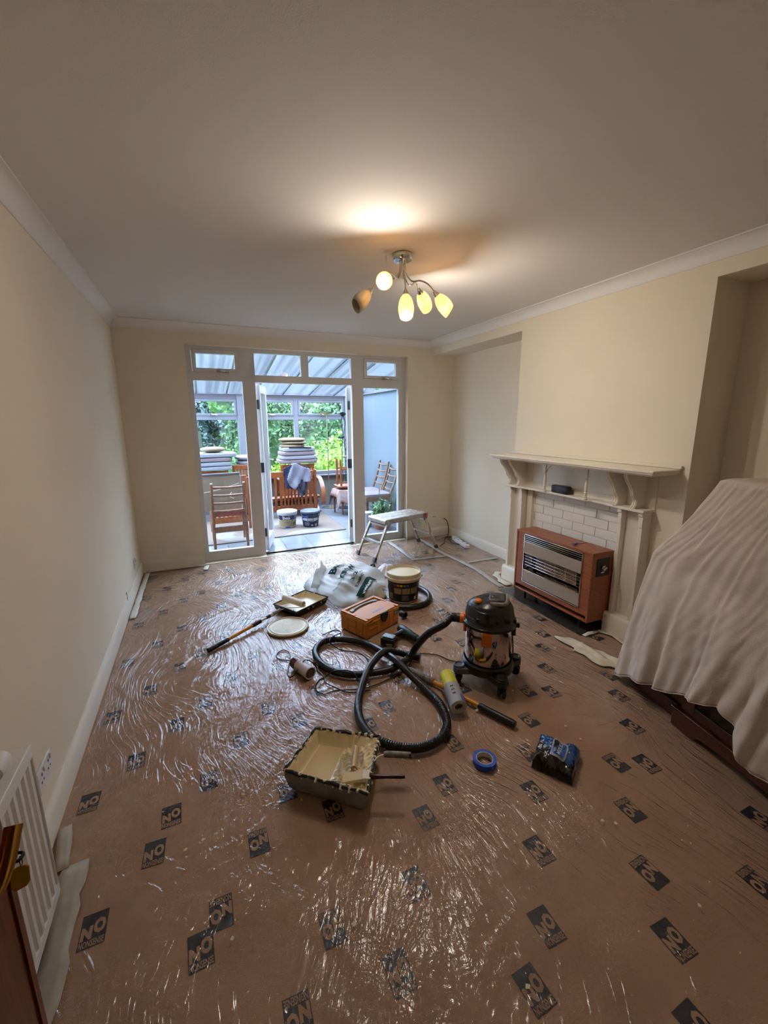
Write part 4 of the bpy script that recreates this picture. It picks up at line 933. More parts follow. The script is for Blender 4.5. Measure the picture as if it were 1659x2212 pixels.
def socket(label, o, u, n_, gangs=2, w=.146):
    o, u, n_ = Vector(o), Vector(u), Vector(n_); t = thing('wall_socket', label, 'socket', o)
    vz = Vector((0, 0, 1)); h = .086; c = lambda a, b, d: o+u*a+vz*b+n_*d
    def slab(a0, a1, b0, b1, d0, d1): return MB().hexa([c(a0, b0, d0), c(a1, b0, d0), c(a1, b0, d1), c(a0, b0, d1), c(a0, b1, d0), c(a1, b1, d0), c(a1, b1, d1), c(a0, b1, d1)])
    slab(-w/2, w/2, -h/2, h/2, 0, .010).build('face_plate', 'socket_white', t, bevel=.003)
    for g in range(gangs):
        x = (-.036 if g == 0 else .036) if gangs == 2 else 0
        slab(x-.004, x+.004, .012, .022, .01, .0108).build('pin_hole', 'black', t); slab(x-.014, x-.007, -.012, -.006, .01, .0108).build('pin_hole', 'black', t); slab(x+.007, x+.014, -.012, -.006, .01, .0108).build('pin_hole', 'black', t)
        s_ = .058 if gangs == 2 and g else (-.012 if gangs == 2 else .02)
        slab(s_-.006, s_+.006, .014, .034, .01, .014).build('switch', 'socket_white', t, bevel=.001)
    return t
socket('double socket on the left wall beside the radiator', (.0, 1.735, .252), (0, 1, 0), (1, 0, 0))
socket('small socket near the far end of the left wall', (.0, 4.40, .225), (0, 1, 0), (1, 0, 0), 1, .086)
socket('double socket on the patio wall behind the hop-up platform', (3.182, D, .218), (1, 0, 0), (0, -1, 0))
t = thing('cable_outlet', 'small round cable outlet in the alcove corner with a black lead', 'outlet', (3.594, D, .236))
MB().lathe([(.022, 0), (.022, .008), (.012, .012)], (3.594, D, .236), 16, (0, -1, 0)).build('cover', 'socket_white', t)
MB().tube([(3.594, D-.01, .236), (3.62, D-.04, .20), (3.645, D-.045, .12), (3.648, D-.045, .03), (3.62, D-.07, .012), (3.52, D-.28, .011), (3.47, 4.37, .011), (3.53, 4.29, .011), (3.64, 4.36, .011), (3.65, 4.55, .011), (3.56, 4.66, .011), (3.47, 4.56, .011), (3.38, 4.43, .011), (3.26, 4.335, .011)], .0045, 6, 6).build('lead', 'black', t)
tag(MB().box(3.42, 3.45, D-.0015, D, .262, .268).box(3.458, 3.468, D-.0015, D, .260, .270).build('wall_mark', 'hole_dark'), 'small dark chip in the plaster of the patio wall', 'mark')
tag(MB().tube([(0.0, 3.80, .150), (.006, 3.79, .175), (.012, 3.765, .15), (.012, 3.765, .118), (.008, 3.78, .105), (.002, 3.80, .12)], .0022, 6, 4).build('wire_loop', 'nickel'), 'small bent wire loop sticking out of the left wall', 'wire')
# extension lead
t = thing('extension_lead', 'white four-way extension lead on the floor in the alcove', 'extension lead', (3.55, 4.33, .007))
ext = MB().rbox((0, 0, .0), (.065, .40, .04), 0, e=9).xf(Matrix.Translation((3.548, 4.31, .027)) @ Matrix.Rotation(math.radians(-9), 4, 'Z'))
ext.build('socket_strip', 'socket_white', t)
for k in range(3):
    MB().box(3.535+.0, 3.560, 4.17+k*.09, 4.185+k*.09, .046, .0485).build('socket_hole', 'black', t)
MB().rbox((3.555, 4.47, .045), (.05, .06, .05), e=4).build('plug', 'socket_white', t)
MB().tube([(3.57, 4.50, .04), (3.62, 4.62, .03), (3.60, 4.70, .012), (3.52, 4.69, .011), (3.40, 4.61, .011), (3.31, 4.61, .011), (3.31, 4.70, .011), (3.39, 4.76, .011), (3.47, 4.76, .011), (3.42, 4.66, .016), (3.33, 4.64, .016)], .004, 6, 5).build('flex', 'cable_white', t)

# front door of the room, opened back along the left wall
dr = bpy.data.objects.new('door_3', None); COL.objects.link(dr); dr['kind'] = 'structure'; dr.location = (.33, Y0, 0)
DX, DE = .348, .612
MB().box(DX-.038, DX, Y0+.02, DE, .008, 1.99).build('door_leaf', 'wood_door', dr, bevel=.002)
MB().box(DX, DX+.004, DE-.10, DE-.0, .01, 1.98).box(DX, DX+.007, DE-.012, DE, .01, 1.98).build('stile_moulding', 'wood_door', dr)
MB().box(DX+.004, DX+.008, .485, .525, .90, 1.07).build('handle_plate', 'brass', dr, bevel=.002)
MB().tube([(DX+.006, .520, .995), (DX+.026, .520, .998), (DX+.036, .535, 1.015), (DX+.040, .562, 1.046)], [.007, .008, .0085, .0095], 12, 4).build('door_handle', 'brass', dr)
KY = .560
ky = thing('door_key', 'old steel key in the brown door with a yellow plastic tag', 'key', (DX+.01, KY, 1.0))
MB().cyl((DX+.006, KY, 1.002), (DX+.030, KY, 1.002), .0022, 10).build('key_shank', 'iron', ky)
MB().tube([(DX+.0365+.0065*math.cos(a), KY+.0065*math.sin(a), 1.002) for a in [i*pi/6 for i in range(12)]], .0019, 8, closed=True).build('key_bow', 'iron', ky)
MB().tube([(DX+.040, KY+.003*math.sin(a), .995+.007*math.cos(a)) for a in [i*pi/5 for i in range(10)]], .0008, 6, closed=True).build('ring', 'nickel', ky)
tw, th_ = .0095, .026
oct_ = [(-tw*.5, 0), (tw*.5, 0), (tw, -.006), (tw, -th_), (tw*.6, -th_-.006), (-tw*.6, -th_-.006), (-tw, -th_), (-tw, -.006)]
MB().prism(oct_, (DX+.038, KY-.002, .989), (.90, .42, -.10), (.08, .0, 1), (-.42, .90, 0), .003).build('tag', 'tag_yellow', ky, bevel=.001)

# ================================================================= HOP-UP PLATFORM
hp = thing('hop_up_platform', 'aluminium step platform with paint-spattered folding legs by the patio wall', 'step platform', (2.72, 4.38, .007))
ux = Vector((.96, .26, 0)).normalized(); vy = Vector((-ux.y, ux.x, 0)); HC = Vector((2.728, 4.40, .45))
hpP = lambda a, b, z: HC+ux*a+vy*b+Vector((0, 0, z-.45))
def hbox(a0, a1, b0, b1, z0, z1): return MB().hexa([hpP(a0, b0, z0), hpP(a1, b0, z0), hpP(a1, b1, z0), hpP(a0, b1, z0), hpP(a0, b0, z1), hpP(a1, b0, z1), hpP(a1, b1, z1), hpP(a0, b1, z1)])
L2, B2 = .305, .15
for b0, b1 in ((-B2, -.052), (-.048, .048), (.052, B2)): hbox(-L2, L2, b0, b1, .438, .450).build('deck_plank', 'alu_dirty', hp, bevel=.002)
for s_ in (-1, 1): hbox(-L2, L2, s_*B2-.006, s_*B2+.006, .395, .448).build('side_rail', 'alu', hp, bevel=.002)
for s_ in (-1, 1):
    P_ = []
    for i in range(7): a = i/6*pi/2; P_.append((L2+.022*math.sin(a), .428+.022*math.cos(a)))
    P_ += [(L2+.022, .40), (L2, .40)]
    MB().prism([(s_*p[0], p[1]-.45) for p in P_], HC-vy*(B2+.006), ux, (0, 0, 1), vy, 2*B2+.012).build('end_cap', 'alu', hp)
for s_, lab in ((-1, 0), (1, 0)):
    ft = [Vector((2.231, 4.452, .008)), Vector((2.301, 4.122, .008))] if s_ < 0 else [Vector((3.131, 4.640, .008)), Vector((3.184, 4.285, .008))]
    tp = [hpP(s_*(L2-.03), B2, .42), hpP(s_*(L2-.03), -B2, .42)]
    for f_, t_ in zip(ft, tp):
        MB().beam(f_, t_, .030, .024, tuple(ux)).build('leg', 'alu_dirty', hp, bevel=.002)
        d_ = (t_-f_).normalized(); MB().beam(f_-d_*.0, f_+d_*.045, .036, .030, tuple(ux)).build('rubber_foot', 'dark_grey', hp)
        MB().prism([(-.05, .0), (.045, 0), (.04, -.05), (.01, -.085), (-.02, -.09)], t_+(vy if t_ is tp[0] else -vy)*.010+Vector((0, 0, .028)), ux*(-s_), (0, 0, 1), vy, .004).build('hinge_plate', 'alu', hp)
    k = .45; MB().beam(ft[0].lerp(tp[0], k), ft[1].lerp(tp[1], k), .045, .018).build('tread', 'alu', hp)
    k = .88; MB().beam(ft[0].lerp(tp[0], k), ft[1].lerp(tp[1], k), .02, .02).build('cross_bar', 'alu', hp)
hbox(L2-.03, L2-.012, -B2-.03, -B2-.012, .385, .448).build('release_catch', 'label_red', hp)

# ================================================================= FLOOR PROTECTION FILM
def in_film(x, y):
    if x > 3.045 and 1.995 < y < 2.945: return False
    if x > 3.235 and Y1-.03 < y < Y2+.03: return False
    return y < 4.795
fx0, fx1, fy0, fy1 = .03, 3.655, Y0+.02, 4.795
nx, ny = 330, 450
xs = np.linspace(fx0, fx1, nx); ys = np.linspace(fy0, fy1, ny); XX, YY = np.meshgrid(xs, ys, indexing='ij')
h = np.zeros_like(XX)
def fan(cx, cy, k, amp, rad, ph, r0=.03):
    dx, dy = XX-cx, YY-cy; r = np.hypot(dx, dy); th = np.arctan2(dy, dx)+.25*np.sin(r*6+ph)
    rid = np.maximum(0, np.sin(th*k+ph)+.5*np.sin(th*k*1.7+1.3*ph)-.55)
    return amp*rid*np.clip((r-r0)/.12, 0, 1)*np.exp(-(r/rad)**2)
h += fan(.37, 1.42, 23, .006, .55, 1.0)+fan(1.05, 2.15, 17, .003, .4, 2.2)+fan(2.72, 1.9, 19, .003, .6, .3)+fan(.5, 3.1, 15, .003, .5, 4)+fan(2.75, 4.05, 17, .005, .25, 2.6)+fan(1.15, .62, 21, .004, .5, 5.1)+fan(3.05, 2.75, 15, .004, .3, 3.3)
# long gentle pulls running down the room on the right-hand side
q_ = XX+.22*np.sin(YY*1.3+.6)
h += .003*np.maximum(0, np.sin(q_*46+.8*np.sin(YY*3))-.72)*np.clip((XX-1.9)*2, 0, 1)*np.exp(-((XX-2.5)/.45)**2)*np.clip((2.6-YY)*2, 0, 1)
h += .0012*(np.sin(XX*31+2*np.sin(YY*5))*np.sin(YY*23+1.5*np.sin(XX*7))+1)
zz = .0045+np.clip(h, 0, .012)
fv = [(float(XX[i, j]), float(YY[i, j]), float(zz[i, j])) for i in range(nx) for j in range(ny)]
ff = [(i*ny+j, (i+1)*ny+j, (i+1)*ny+j+1, i*ny+j+1) for i in range(nx-1) for j in range(ny-1) if in_film(xs[i]+.005, ys[j]+.005)]
flm = thing('protective_film', 'clear wrinkled polythene carpet film printed with navy NO NONSENSE squares', 'floor film', (0, 0, 0))
me = bpy.data.meshes.new('film_sheet'); me.from_pydata(fv, [], ff); me.materials.append(M['polythene']); me.shade_smooth()
o = bpy.data.objects.new('film_sheet', me); COL.objects.link(o); o.parent = flm
# printed squares: navy ground, clear lettering
mb = MB().add([(-.035, -.05, 0), (.035, -.05, 0), (.035, .05, 0), (-.035, .05, 0)], [(0, 1, 2, 3)]); mb.mi(1)
pf = lambda x0, y0: (lambda x, y: (x0+x, y0+y, .0004))
put_text(mb, 'N', pf(-.0325, -.0255), .030, .039, .10); put_text(mb, 'O', pf(-.001, -.0165), .033, .046, .085)
put_text(mb, 'NONSENSE', pf(-.0325, -.0475), .065, .0195, .035)
pm = mb.build('printed_square', ['print_navy', 'carpet'], None, world=False, smooth=0); pm['_first'] = 1
LOGOS = [(0.11, 4.60, 'U'), (0.41, 4.41, 'U'), (0.56, 4.55, 'D'), (0.84, 4.51, 'U'), (0.87, 4.36, 'D'), (0.71, 4.18, 'D'), (0.26, 4.22, 'U'), (0.55, 3.99, 'D'), (0.11, 4.06, 'U'), (0.41, 3.86, 'U'), (0.70, 3.62, 'D'), (0.86, 3.81, 'D'), (0.97, 4.20, 'U'), (0.98, 3.68, 'D'), (1.13, 3.86, 'D'), (1.29, 4.04, 'D'), (1.12, 4.38, 'U'), (0.26, 3.67, 'U'), (0.55, 3.43, 'D'), (0.85, 3.24, 'D'), (0.99, 3.10, 'D'), (0.10, 3.49, 'U'), (0.41, 3.30, 'U'), (0.70, 3.06, 'D'), (0.26, 3.11, 'U'), (0.54, 2.87, 'D'), (0.85, 2.70, 'D'), (0.10, 2.93, 'U'), (0.41, 2.74, 'U'), (0.98, 2.51, 'D'), (0.70, 2.50, 'D'), (0.26, 2.55, 'U'), (0.55, 2.31, 'D'), (0.86, 2.11, 'D'), (0.10, 2.37, 'U'), (0.41, 2.17, 'U'), (0.99, 1.95, 'D'), (0.70, 1.93, 'D'), (0.25, 1.98, 'U'), (0.55, 1.73, 'D'), (0.85, 1.54, 'D'), (0.10, 1.81, 'U'), (0.41, 1.61, 'U'), (0.36, 1.47, 'U'), (0.71, 1.36, 'D'), (0.21, 1.28, 'U'), (0.57, 1.17, 'D'), (0.51, 1.09, 'U'), (0.74, 0.83, 'D'), (0.88, 0.99, 'D'), (1.17, 1.00, 'U'), (1.02, 0.81, 'U'), (1.32, 1.20, 'U'), (2.50, 2.93, 'U'), (2.34, 2.74, 'U'), (2.23, 2.63, 'D'), (2.07, 2.41, 'D'), (2.21, 2.27, 'D'), (2.97, 2.34, 'D'), (2.81, 2.14, 'D'), (2.67, 1.99, 'U'), (2.51, 1.79, 'U'), (2.24, 1.66, 'D'), (2.36, 1.60, 'U'), (2.08, 1.47, 'D'), (3.12, 1.95, 'D'), (2.80, 1.58, 'D'), (2.68, 1.42, 'U'), (2.52, 1.22, 'U'), (2.24, 1.09, 'D'), (2.36, 1.03, 'U'), (1.79, 1.12, 'U'), (1.63, 1.49, 'U'), (1.47, 1.30, 'U'), (1.63, 0.92, 'U'), (2.08, 0.90, 'D'), (1.92, 1.84, 'D'), (1.92, 1.30, 'D'), (1.92, 0.71, 'D'), (1.48, 0.73, 'U'), (1.80, 0.55, 'U'), (1.34, 0.63, 'U'), (2.50, 0.67, 'U'), (2.22, 0.54, 'D'), (1.67, 0.40, 'U'), (1.45, 1.86, 'U'), (1.31, 1.77, 'U'), (1.61, 2.07, 'U'), (1.14, 2.16, 'D'), (1.14, 2.72, 'D'), (1.29, 2.90, 'D'), (1.45, 3.01, 'D'), (1.60, 3.20, 'D'), (1.31, 2.35, 'D'), (2.99, 4.76, 'U'), (2.83, 4.56, 'U'), (2.98, 4.20, 'U'), (2.82, 4.06, 'U'), (3.14, 4.37, 'U'), (3.44, 4.14, 'U'), (3.27, 3.93, 'U'), (3.58, 3.79, 'U'), (3.55, 3.62, 'U'), (3.12, 3.63, 'D'), (2.80, 3.82, 'D'), (2.65, 3.68, 'D'), (2.96, 3.44, 'D'), (2.80, 3.26, 'D'), (3.14, 3.10, 'D'), (2.66, 3.12, 'U'), (2.96, 2.90, 'D'), (3.12, 2.54, 'U'), (1.21, 4.68, 'U'), (1.14, 4.40, 'U'), (1.59, 4.84, 'U'), (1.77, 4.69, 'U'), (1.57, 4.33, 'U'), (1.91, 4.50, 'U'), (1.43, 4.15, 'U'), (2.14, 4.89, 'U'), (2.46, 4.62, 'U'), (2.31, 4.42, 'U'), (2.21, 4.30, 'U'), (2.64, 4.26, 'U'), (2.48, 4.07, 'U'), (1.00, 1.38, 'U')]
first = True
for x, y, u in LOGOS:
    o = pm if first else pm.copy()
    if not first: COL.objects.link(o)
    first = False; o.parent = flm
    if 1.88 < x < 2.28 and y < 2.0 or 2.76 < x < 3.15 and y < 3.9 and u != 'X': u = 'D'
    o.location = (x, y, .0012+random.random()*.0006); o.rotation_euler = (0, 0, (0 if u == 'U' else pi)+random.uniform(-.05, .05))
del pm['_first']
# translucent joining tape and masking strips
def strip(name, label, pts, w, mt='masking_tape', z=.012, cat='tape', rag=.004, group=None):
    r = random.Random(len(label)*7+int(pts[0][0]*100)); P = [Vector((p[0], p[1], 0)) for p in pts]; Q = []
    for a, b in zip(P[:-1], P[1:]):
        n = max(2, int((b-a).length/.04)); Q += [a.lerp(b, i/n) for i in range(n)]
    Q.append(P[-1]); mb = MB(); vs = []
    for i, p in enumerate(Q):
        d = (Q[min(i+1, len(Q)-1)]-Q[max(i-1, 0)]).normalized(); s_ = Vector((-d.y, d.x, 0))*w/2; e = r.uniform(-rag, rag)
        for k in (-1, -.3, .3, 1): vs.append(p+s_*k*(1+e/w*2)+Vector((0, 0, z+.0015*math.sin(i*1.7+k))))
    mb.add(vs, [(4*i+j, 4*i+j+1, 4*i+5+j, 4*i+4+j) for i in range(len(Q)-1) for j in range(3)])
    return tag(mb.build(name, mt, solid=.0006), label, cat, group)
mat('clear_tape', '#c9c4bc', .3, alpha=.55)
strip('joining_tape', 'pale tape strip running from the hop-up platform towards the fireplace', [(3.19, 4.71), (3.144, 4.06), (3.17, 3.66), (3.175, 3.45), (3.137, 3.21), (3.10, 2.96)], .055, 'clear_tape')
strip('joining_tape', 'pale tape strip crossing the film below the hop-up platform', [(2.70, 4.0), (2.93, 3.985), (3.12, 3.965)], .04, 'clear_tape')
strip('joining_tape', 'pale tape strip running from the long strip to the alcove wall', [(3.20, 3.67), (3.40, 3.675), (3.62, 3.672)], .04, 'clear_tape')
strip('joining_tape', 'pale tape strip leaving the patio door beside the hop-up platform', [(2.765, 4.76), (2.752, 4.45), (2.73, 4.02)], .05, 'clear_tape')
strip('masking_strip', 'cream masking strip along the far left skirting board', [(.058, 4.74), (.052, 4.2), (.050, 3.62)], .045)
strip('masking_strip', 'cream masking strip along the skirting left of the patio door', [(.05, 4.765), (.35, 4.765), (.60, 4.765)], .028)
strip('masking_strip', 'short cream tape tab at the left foot of the patio frame', [(.62, 4.74), (.60, 4.60)], .045)
strip('masking_strip', 'short paper strip by the skirting just past the radiator', [(.045, 1.71), (.075, 1.52)], .045, 'paper_strip')
strip('masking_strip', 'long creased paper strip along the floor under the radiator', [(.115, 1.53), (.125, 1.2), (.125, .85), (.12, .3)], .075, 'paper_strip', rag=.008)
strip('masking_strip', 'wide paper strip on the floor in the shadow of the radiator', [(.06, 1.50), (.06, .9), (.06, .3)], .06, 'paper_strip', z=.010)
strip('masking_strip', 'white tape tab sticking out across the near hearth corner', [(3.04, 1.985), (3.12, 1.995), (3.19, 1.99)], .035)
strip('masking_strip', 'white tape curling along the near fireplace plinth', [(3.20, 2.00), (3.235, 1.90), (3.20, 1.77), (3.14, 1.66)], .035)
strip('masking_strip', 'crumpled white tape around the far fireplace plinth', [(3.33, 3.30), (3.24, 3.22), (3.20, 3.08), (3.19, 2.96)], .07, rag=.015, z=.014)
# flakes of dried paint
mb = MB(); r = random.Random(12)
for k in range(170):
    x, y = r.uniform(.2, 3.0), r.uniform(.3, 2.6); s_ = r.choice((.002, .003, .004, .008)); a = r.random()*6.28
    mb.add([(x+s_*math.cos(a+q)*r.uniform(.5, 1.4), y+s_*math.sin(a+q)*r.uniform(.5, 1.2), .0135+r.random()*.001) for q in (0, 1.4, 3, 4.6)], [(0, 1, 2, 3)])
tag(mb.build('paint_flakes', 'lid_cream', smooth=0), 'scattered small cream flakes of paint across the floor film', 'paint flakes', kind='stuff')

# ================================================================= TOOLS AND MATERIALS ON THE FLOOR
FZ = .008
def ribbed(mb, pts, r, sub, n=10, amp=.0012):
    base = MB().tube(pts, r, n, sub); m = len(base.v)//n
    mb.tube(pts, r, n, sub)
    o = len(mb.v)-len(base.v)
    cs = [sum((Vector(base.v[i*n+j]) for j in range(n)), Vector())/n for i in range(m)]
    for i in range(m):
        k = 1+(amp/(.02))*(1 if i % 2 else -1)
        for j in range(n): mb.v[o+i*n+j] = tuple(cs[i]+(Vector(mb.v[o+i*n+j])-cs[i])*k)
    return mb
# --- wet-and-dry vacuum cleaner
VC = Vector((2.105, 1.862, FZ))
vac = thing('vacuum_cleaner', 'steel drum vacuum cleaner with black motor head, orange catches and castors', 'vacuum cleaner', VC)
R0 = .134
MB().lathe([(R0-.004, .098), (R0, .105), (R0, .365), (R0-.002, .372)], VC, 48).build('drum', 'steel', vac)
mb = MB().lathe([(.10, .075), (R0+.016, .08), (R0+.018, .098), (R0+.014, .125), (R0+.004, .135), (R0+.002, .12)], VC, 40)
mb.build('base_ring', 'black_plastic', vac)
casters = [(1.918, 1.892), (2.065, 1.672), (2.292, 1.826), (2.150, 2.045)]
for i, (x, y) in enumerate(casters):
    d = (Vector((x, y, 0))-Vector((VC.x, VC.y, 0))); L_ = d.length; d.normalize(); s_ = Vector((-d.y, d.x, 0))
    c0 = Vector((VC.x, VC.y, FZ))
    mb = MB(); prof = [(-.062, .10), (-.045, L_-.03), (-.032, L_+.012), (-.012, L_+.026), (.012, L_+.026), (.032, L_+.012), (.045, L_-.03), (.062, .10)]
    mb.prism(prof, c0+Vector((0, 0, .068)), s_, d, (0, 0, 1), .036)
    mb.lathe([(.030, 0), (.033, .01), (.033, .022), (.024, .024), (.022, .016), (.004, .016)], c0+d*(L_-.008)+Vector((0, 0, .094)), 20)
    mb.build('caster_arm', 'grey_blue' if i == 0 else 'black_plastic', vac, bevel=.005)
    w_ = c0+d*(L_+.0)+Vector((0, 0, .026)); ax = (s_*.8+d*.6).normalized()
    MB().cyl(w_-ax*.022, w_-ax*.006, .026, 18).cyl(w_+ax*.006, w_+ax*.022, .026, 18).cyl(w_-ax*.02, w_+ax*.02, .009, 10).beam(w_, w_+Vector((0, 0, .045)), .016, .03).build('caster', 'black', vac)
# motor head: domed, slightly flattened top, with carry handle
hd = MB(); N1, N2 = 44, 14
def headp(u, v):
    a = 2*pi*u; pr = [(.0, R0+.012), (.012, R0+.014), (.025, R0+.004), (.06, R0-.002), (.10, R0-.010), (.125, R0-.026), (.142, R0-.055), (.150, .045), (.152, .0)]
    k = v*(len(pr)-1); i = min(int(k), len(pr)-2); f_ = k-i; z = pr[i][0]*(1-f_)+pr[i+1][0]*f_; r = pr[i][1]*(1-f_)+pr[i+1][1]*f_
    sq = 1-.05*math.cos(4*a)*(1 if .3 < v < .9 else 0)
    return (VC.x+r*math.cos(a)*sq, VC.y+r*math.sin(a)*sq, VC.z+.362+z*(1+.06*math.cos(a+.3)*(v > .5)))
hd.grid(headp, N1, 33, closed=True)
hd.lathe([(R0+.008, .352), (R0+.016, .356), (R0+.016, .372), (R0+.008, .376)], VC, 44)
hd.build('motor_head', 'black_plastic', vac)
cvd = (CAM-VC); cvd.z = 0; cvd.normalize(); cvs = Vector((-cvd.y, cvd.x, 0))    # towards doorway; screen right
vp = lambda a, b, z: VC+cvs*a+cvd*b+Vector((0, 0, z))
rr = lambda a, z: math.sqrt(max(0, (R0+.0)**2-a*a))
# raised top bridge and grey corner trim
def vbox(a0, a1, b0, b1, z0, z1): return MB().hexa([vp(a0, b1, z0), vp(a1, b1, z0), vp(a1, b0, z0), vp(a0, b0, z0), vp(a0, b1, z1), vp(a1, b1, z1), vp(a1, b0, z1), vp(a0, b0, z1)])
vbox(-.01, .088, -.07, .055, .47, .518).build('carry_handle', 'dark_grey', vac, bevel=.014)
MB().tube([vp(.0, .074, .502), vp(.06, .074, .503), vp(.088, .06, .506), (vp(.096, .02, .514)), vp(.094, -.04, .516)], [.012, .013, .013, .011, .007], 8, 4).build('handle_trim', 'rubber_grey', vac)
MB().lathe([(.020, 0), (.020, .006), (.014, .013), (.004, .015)], vp(-.066, .042, .497), 20, (-.2, -.1, 1)).build('power_switch', 'orange_plastic', vac)
for a0 in (-.07, -.0, .06):
    vbox(a0, a0+.055, rr(a0+.03, 0)-.02, rr(a0+.03, 0)-.002, .40, .425).build('vent_rib', 'black', vac, bevel=.003)
# catch on the front, inlet on the left
a = -.008; vbox(a-.028, a+.028, R0-.004, R0+.016, .275, .358).build('catch', 'orange_plastic', vac, bevel=.004)
for z in (.296, .315, .335): vbox(a-.022, a+.022, R0+.016, R0+.0175, z, z+.002).build('catch_rib', 'case_dark', vac)
vbox(.125, .15, -.02, .03, .30, .40).build('side_lug', 'black_plastic', vac, bevel=.006)
vbox(.146, .170, -.01, .012, .345, .372).build('cable_hook', 'black_plastic', vac, bevel=.003)
vbox(-R0-.012, -R0+.004, -.028, .028, .29, .405).build('inlet_plate', 'orange_plastic', vac, bevel=.008)
inl = vp(-R0-.002, 0, .362); il = -cvs
MB().cyl(inl, inl+il*.032, .030, 24).build('inlet_collar', 'orange_plastic', vac)
MB().lathe([(.028, .028), (.028, .05), (.025, .052), (.027, .056), (.027, .085), (.023, .09)], inl, 24, il).build('hose_cuff', 'black', vac)
MB().tube([vp(.11, .06, .35), vp(.116, .065, .27), vp(.128, .05, .19), vp(.140, .03, .16), vp(.140, .02, .22), vp(.13, .02, .33)], .0035, 6, 5).build('power_lead', 'black', vac)
# suction hose
e0 = inl+il*.088
HP = [tuple(e0), (1.858, 1.960, .355), (1.800, 2.040, .270), (1.775, 2.13, .150), (1.755, 2.175, .065), (1.690, 2.155, .045), (1.585, 2.134, .032), (1.46, 2.151, .030), (1.345, 2.189, .030), (1.258, 2.28, .030), (1.219, 2.409, .03), (1.231, 2.536, .03), (1.304, 2.625, .03), (1.399, 2.625, .03), (1.504, 2.565, .03), (1.577, 2.470, .032), (1.615, 2.317, .05), (1.634, 2.142, .078), (1.663, 1.995, .055), (1.697, 1.875, .03), (1.705, 1.759, .03), (1.688, 1.663, .03), (1.654, 1.582, .03), (1.592, 1.521, .03), (1.523, 1.498, .03), (1.453, 1.5, .03), (1.382, 1.532, .03), (1.322, 1.587, .03), (1.275, 1.662, .03), (1.268, 1.78, .03), (1.296, 1.895, .03), (1.374, 2.036, .045), (1.47, 2.150, .078), (1.600, 2.245, .090), (1.700, 2.270, .050), (1.76, 2.235, .034)]
ribbed(MB(), HP, .0215, 14).build('hose', 'black_rubber', vac)
MB().cyl((1.76, 2.235, .034), (1.825, 2.180, .034), .024, 20, .026).build('hose_end', 'black', vac)
# long power lead looping over the film
CP = [(2.083, 2.0, .05), (2.075, 2.05, .011), (2.003, 2.095, .011), (1.951, 2.195, .011), (1.855, 2.249, .011), (1.77, 2.20, .011), (1.706, 2.124, .011), (1.584, 2.082, .011), (1.463, 2.054, .011), (1.36, 2.057, .011), (1.233, 2.097, .011), (1.163, 2.094, .011), (1.132, 2.159, .011), (1.17, 2.23, .011), (1.22, 2.25, .012), (1.274, 2.23, .05), (1.358, 2.165, .057), (1.389, 2.079, .014), (1.44, 2.12, .05), (1.474, 2.188, .058), (1.52, 2.332, .011), (1.488, 2.436, .011), (1.396, 2.512, .011), (1.34, 2.57, .05), (1.378, 2.62, .058), (1.472, 2.735, .011), (1.450, 2.79, .011), (1.394, 2.78, .011), (1.325, 2.70, .04)]
tag(MB().tube(CP, .0038, 6, 6).build('power_cable', 'black'), 'thin black cable looping across the film around the vacuum hose', 'cable')

# --- orange stacking tool case
CA = .439; u_ = Vector((math.cos(CA), math.sin(CA), 0)); v_ = Vector((-math.sin(CA), math.cos(CA), 0)); CC = Vector((1.714, 2.767, FZ))
cs = thing('tool_case', 'orange plastic stacking tool case with grey lid handle and black front latch', 'tool case', CC)
cp = lambda a, b, z: CC+u_*a+v_*b+Vector((0, 0, z))
def cbox(a0, a1, b0, b1, z0, z1, mb=None): return (mb or MB()).hexa([cp(a0, b0, z0), cp(a1, b0, z0), cp(a1, b1, z0), cp(a0, b1, z0), cp(a0, b0, z1), cp(a1, b0, z1), cp(a1, b1, z1), cp(a0, b1, z1)])
A2, Bb = .178, .130
cbox(-A2, A2, -Bb, Bb, 0, .108).build('case_body', 'case_orange', cs, bevel=.005)
mb = MB()
rim = [(-A2-.003, -Bb-.003), (-A2+.05, -Bb-.003), (-A2+.06, -Bb+.004), (A2-.06, -Bb+.004), (A2-.05, -Bb-.003), (A2+.003, -Bb-.003), (A2+.003, Bb+.003), (-A2-.003, Bb+.003)]
mb.prism(rim, cp(0, 0, .108), u_, v_, (0, 0, 1), .020); mb.build('lid_rim', 'case_orange', cs, bevel=.003)
mb = cbox(-A2, A2, .108, Bb, .128, .143); cbox(-A2, -A2+.020, -.01, .108, .128, .143, mb); cbox(A2-.020, A2, -.01, .108, .128, .143, mb); cbox(-A2+.02, A2-.02, .088, .108, .128, .130, mb)
P = [(-.155, .03), (-.155, -.10), (-.14, -.125), (.14, -.125), (.155, -.10), (.155, .03)]+[(.13-.26*k/10, .03+.022*math.sin(pi*k/10)) for k in range(11)]
mb.prism(P, cp(0, 0, .128), u_, v_, (0, 0, 1), .012)
cbox(-A2, -.155, -Bb, .0, .128, .140, mb); cbox(.155, A2, -Bb, .0, .128, .140, mb)
mb.build('lid', 'case_orange', cs, bevel=.002)
cbox(-A2+.02, A2-.02, .045, .108, .1275, .1295).build('handle_recess', 'case_dark', cs)
hp_ = [(-.14, .075), (-.12, .088)]+[(-.10+.20*k/8, .086+.010*math.sin(pi*k/8)) for k in range(9)]+[(.12, .088), (.14, .075), (.14, .05), (.115, .05)]+[(.10-.20*k/8, .066+.012*math.sin(pi*k/8)) for k in range(9)]+[(-.115, .05), (-.14, .05)]
MB().prism(hp_, cp(0, 0, .131), u_, v_, (0, 0, 1), .010).build('carry_handle', 'grey', cs, bevel=.002)
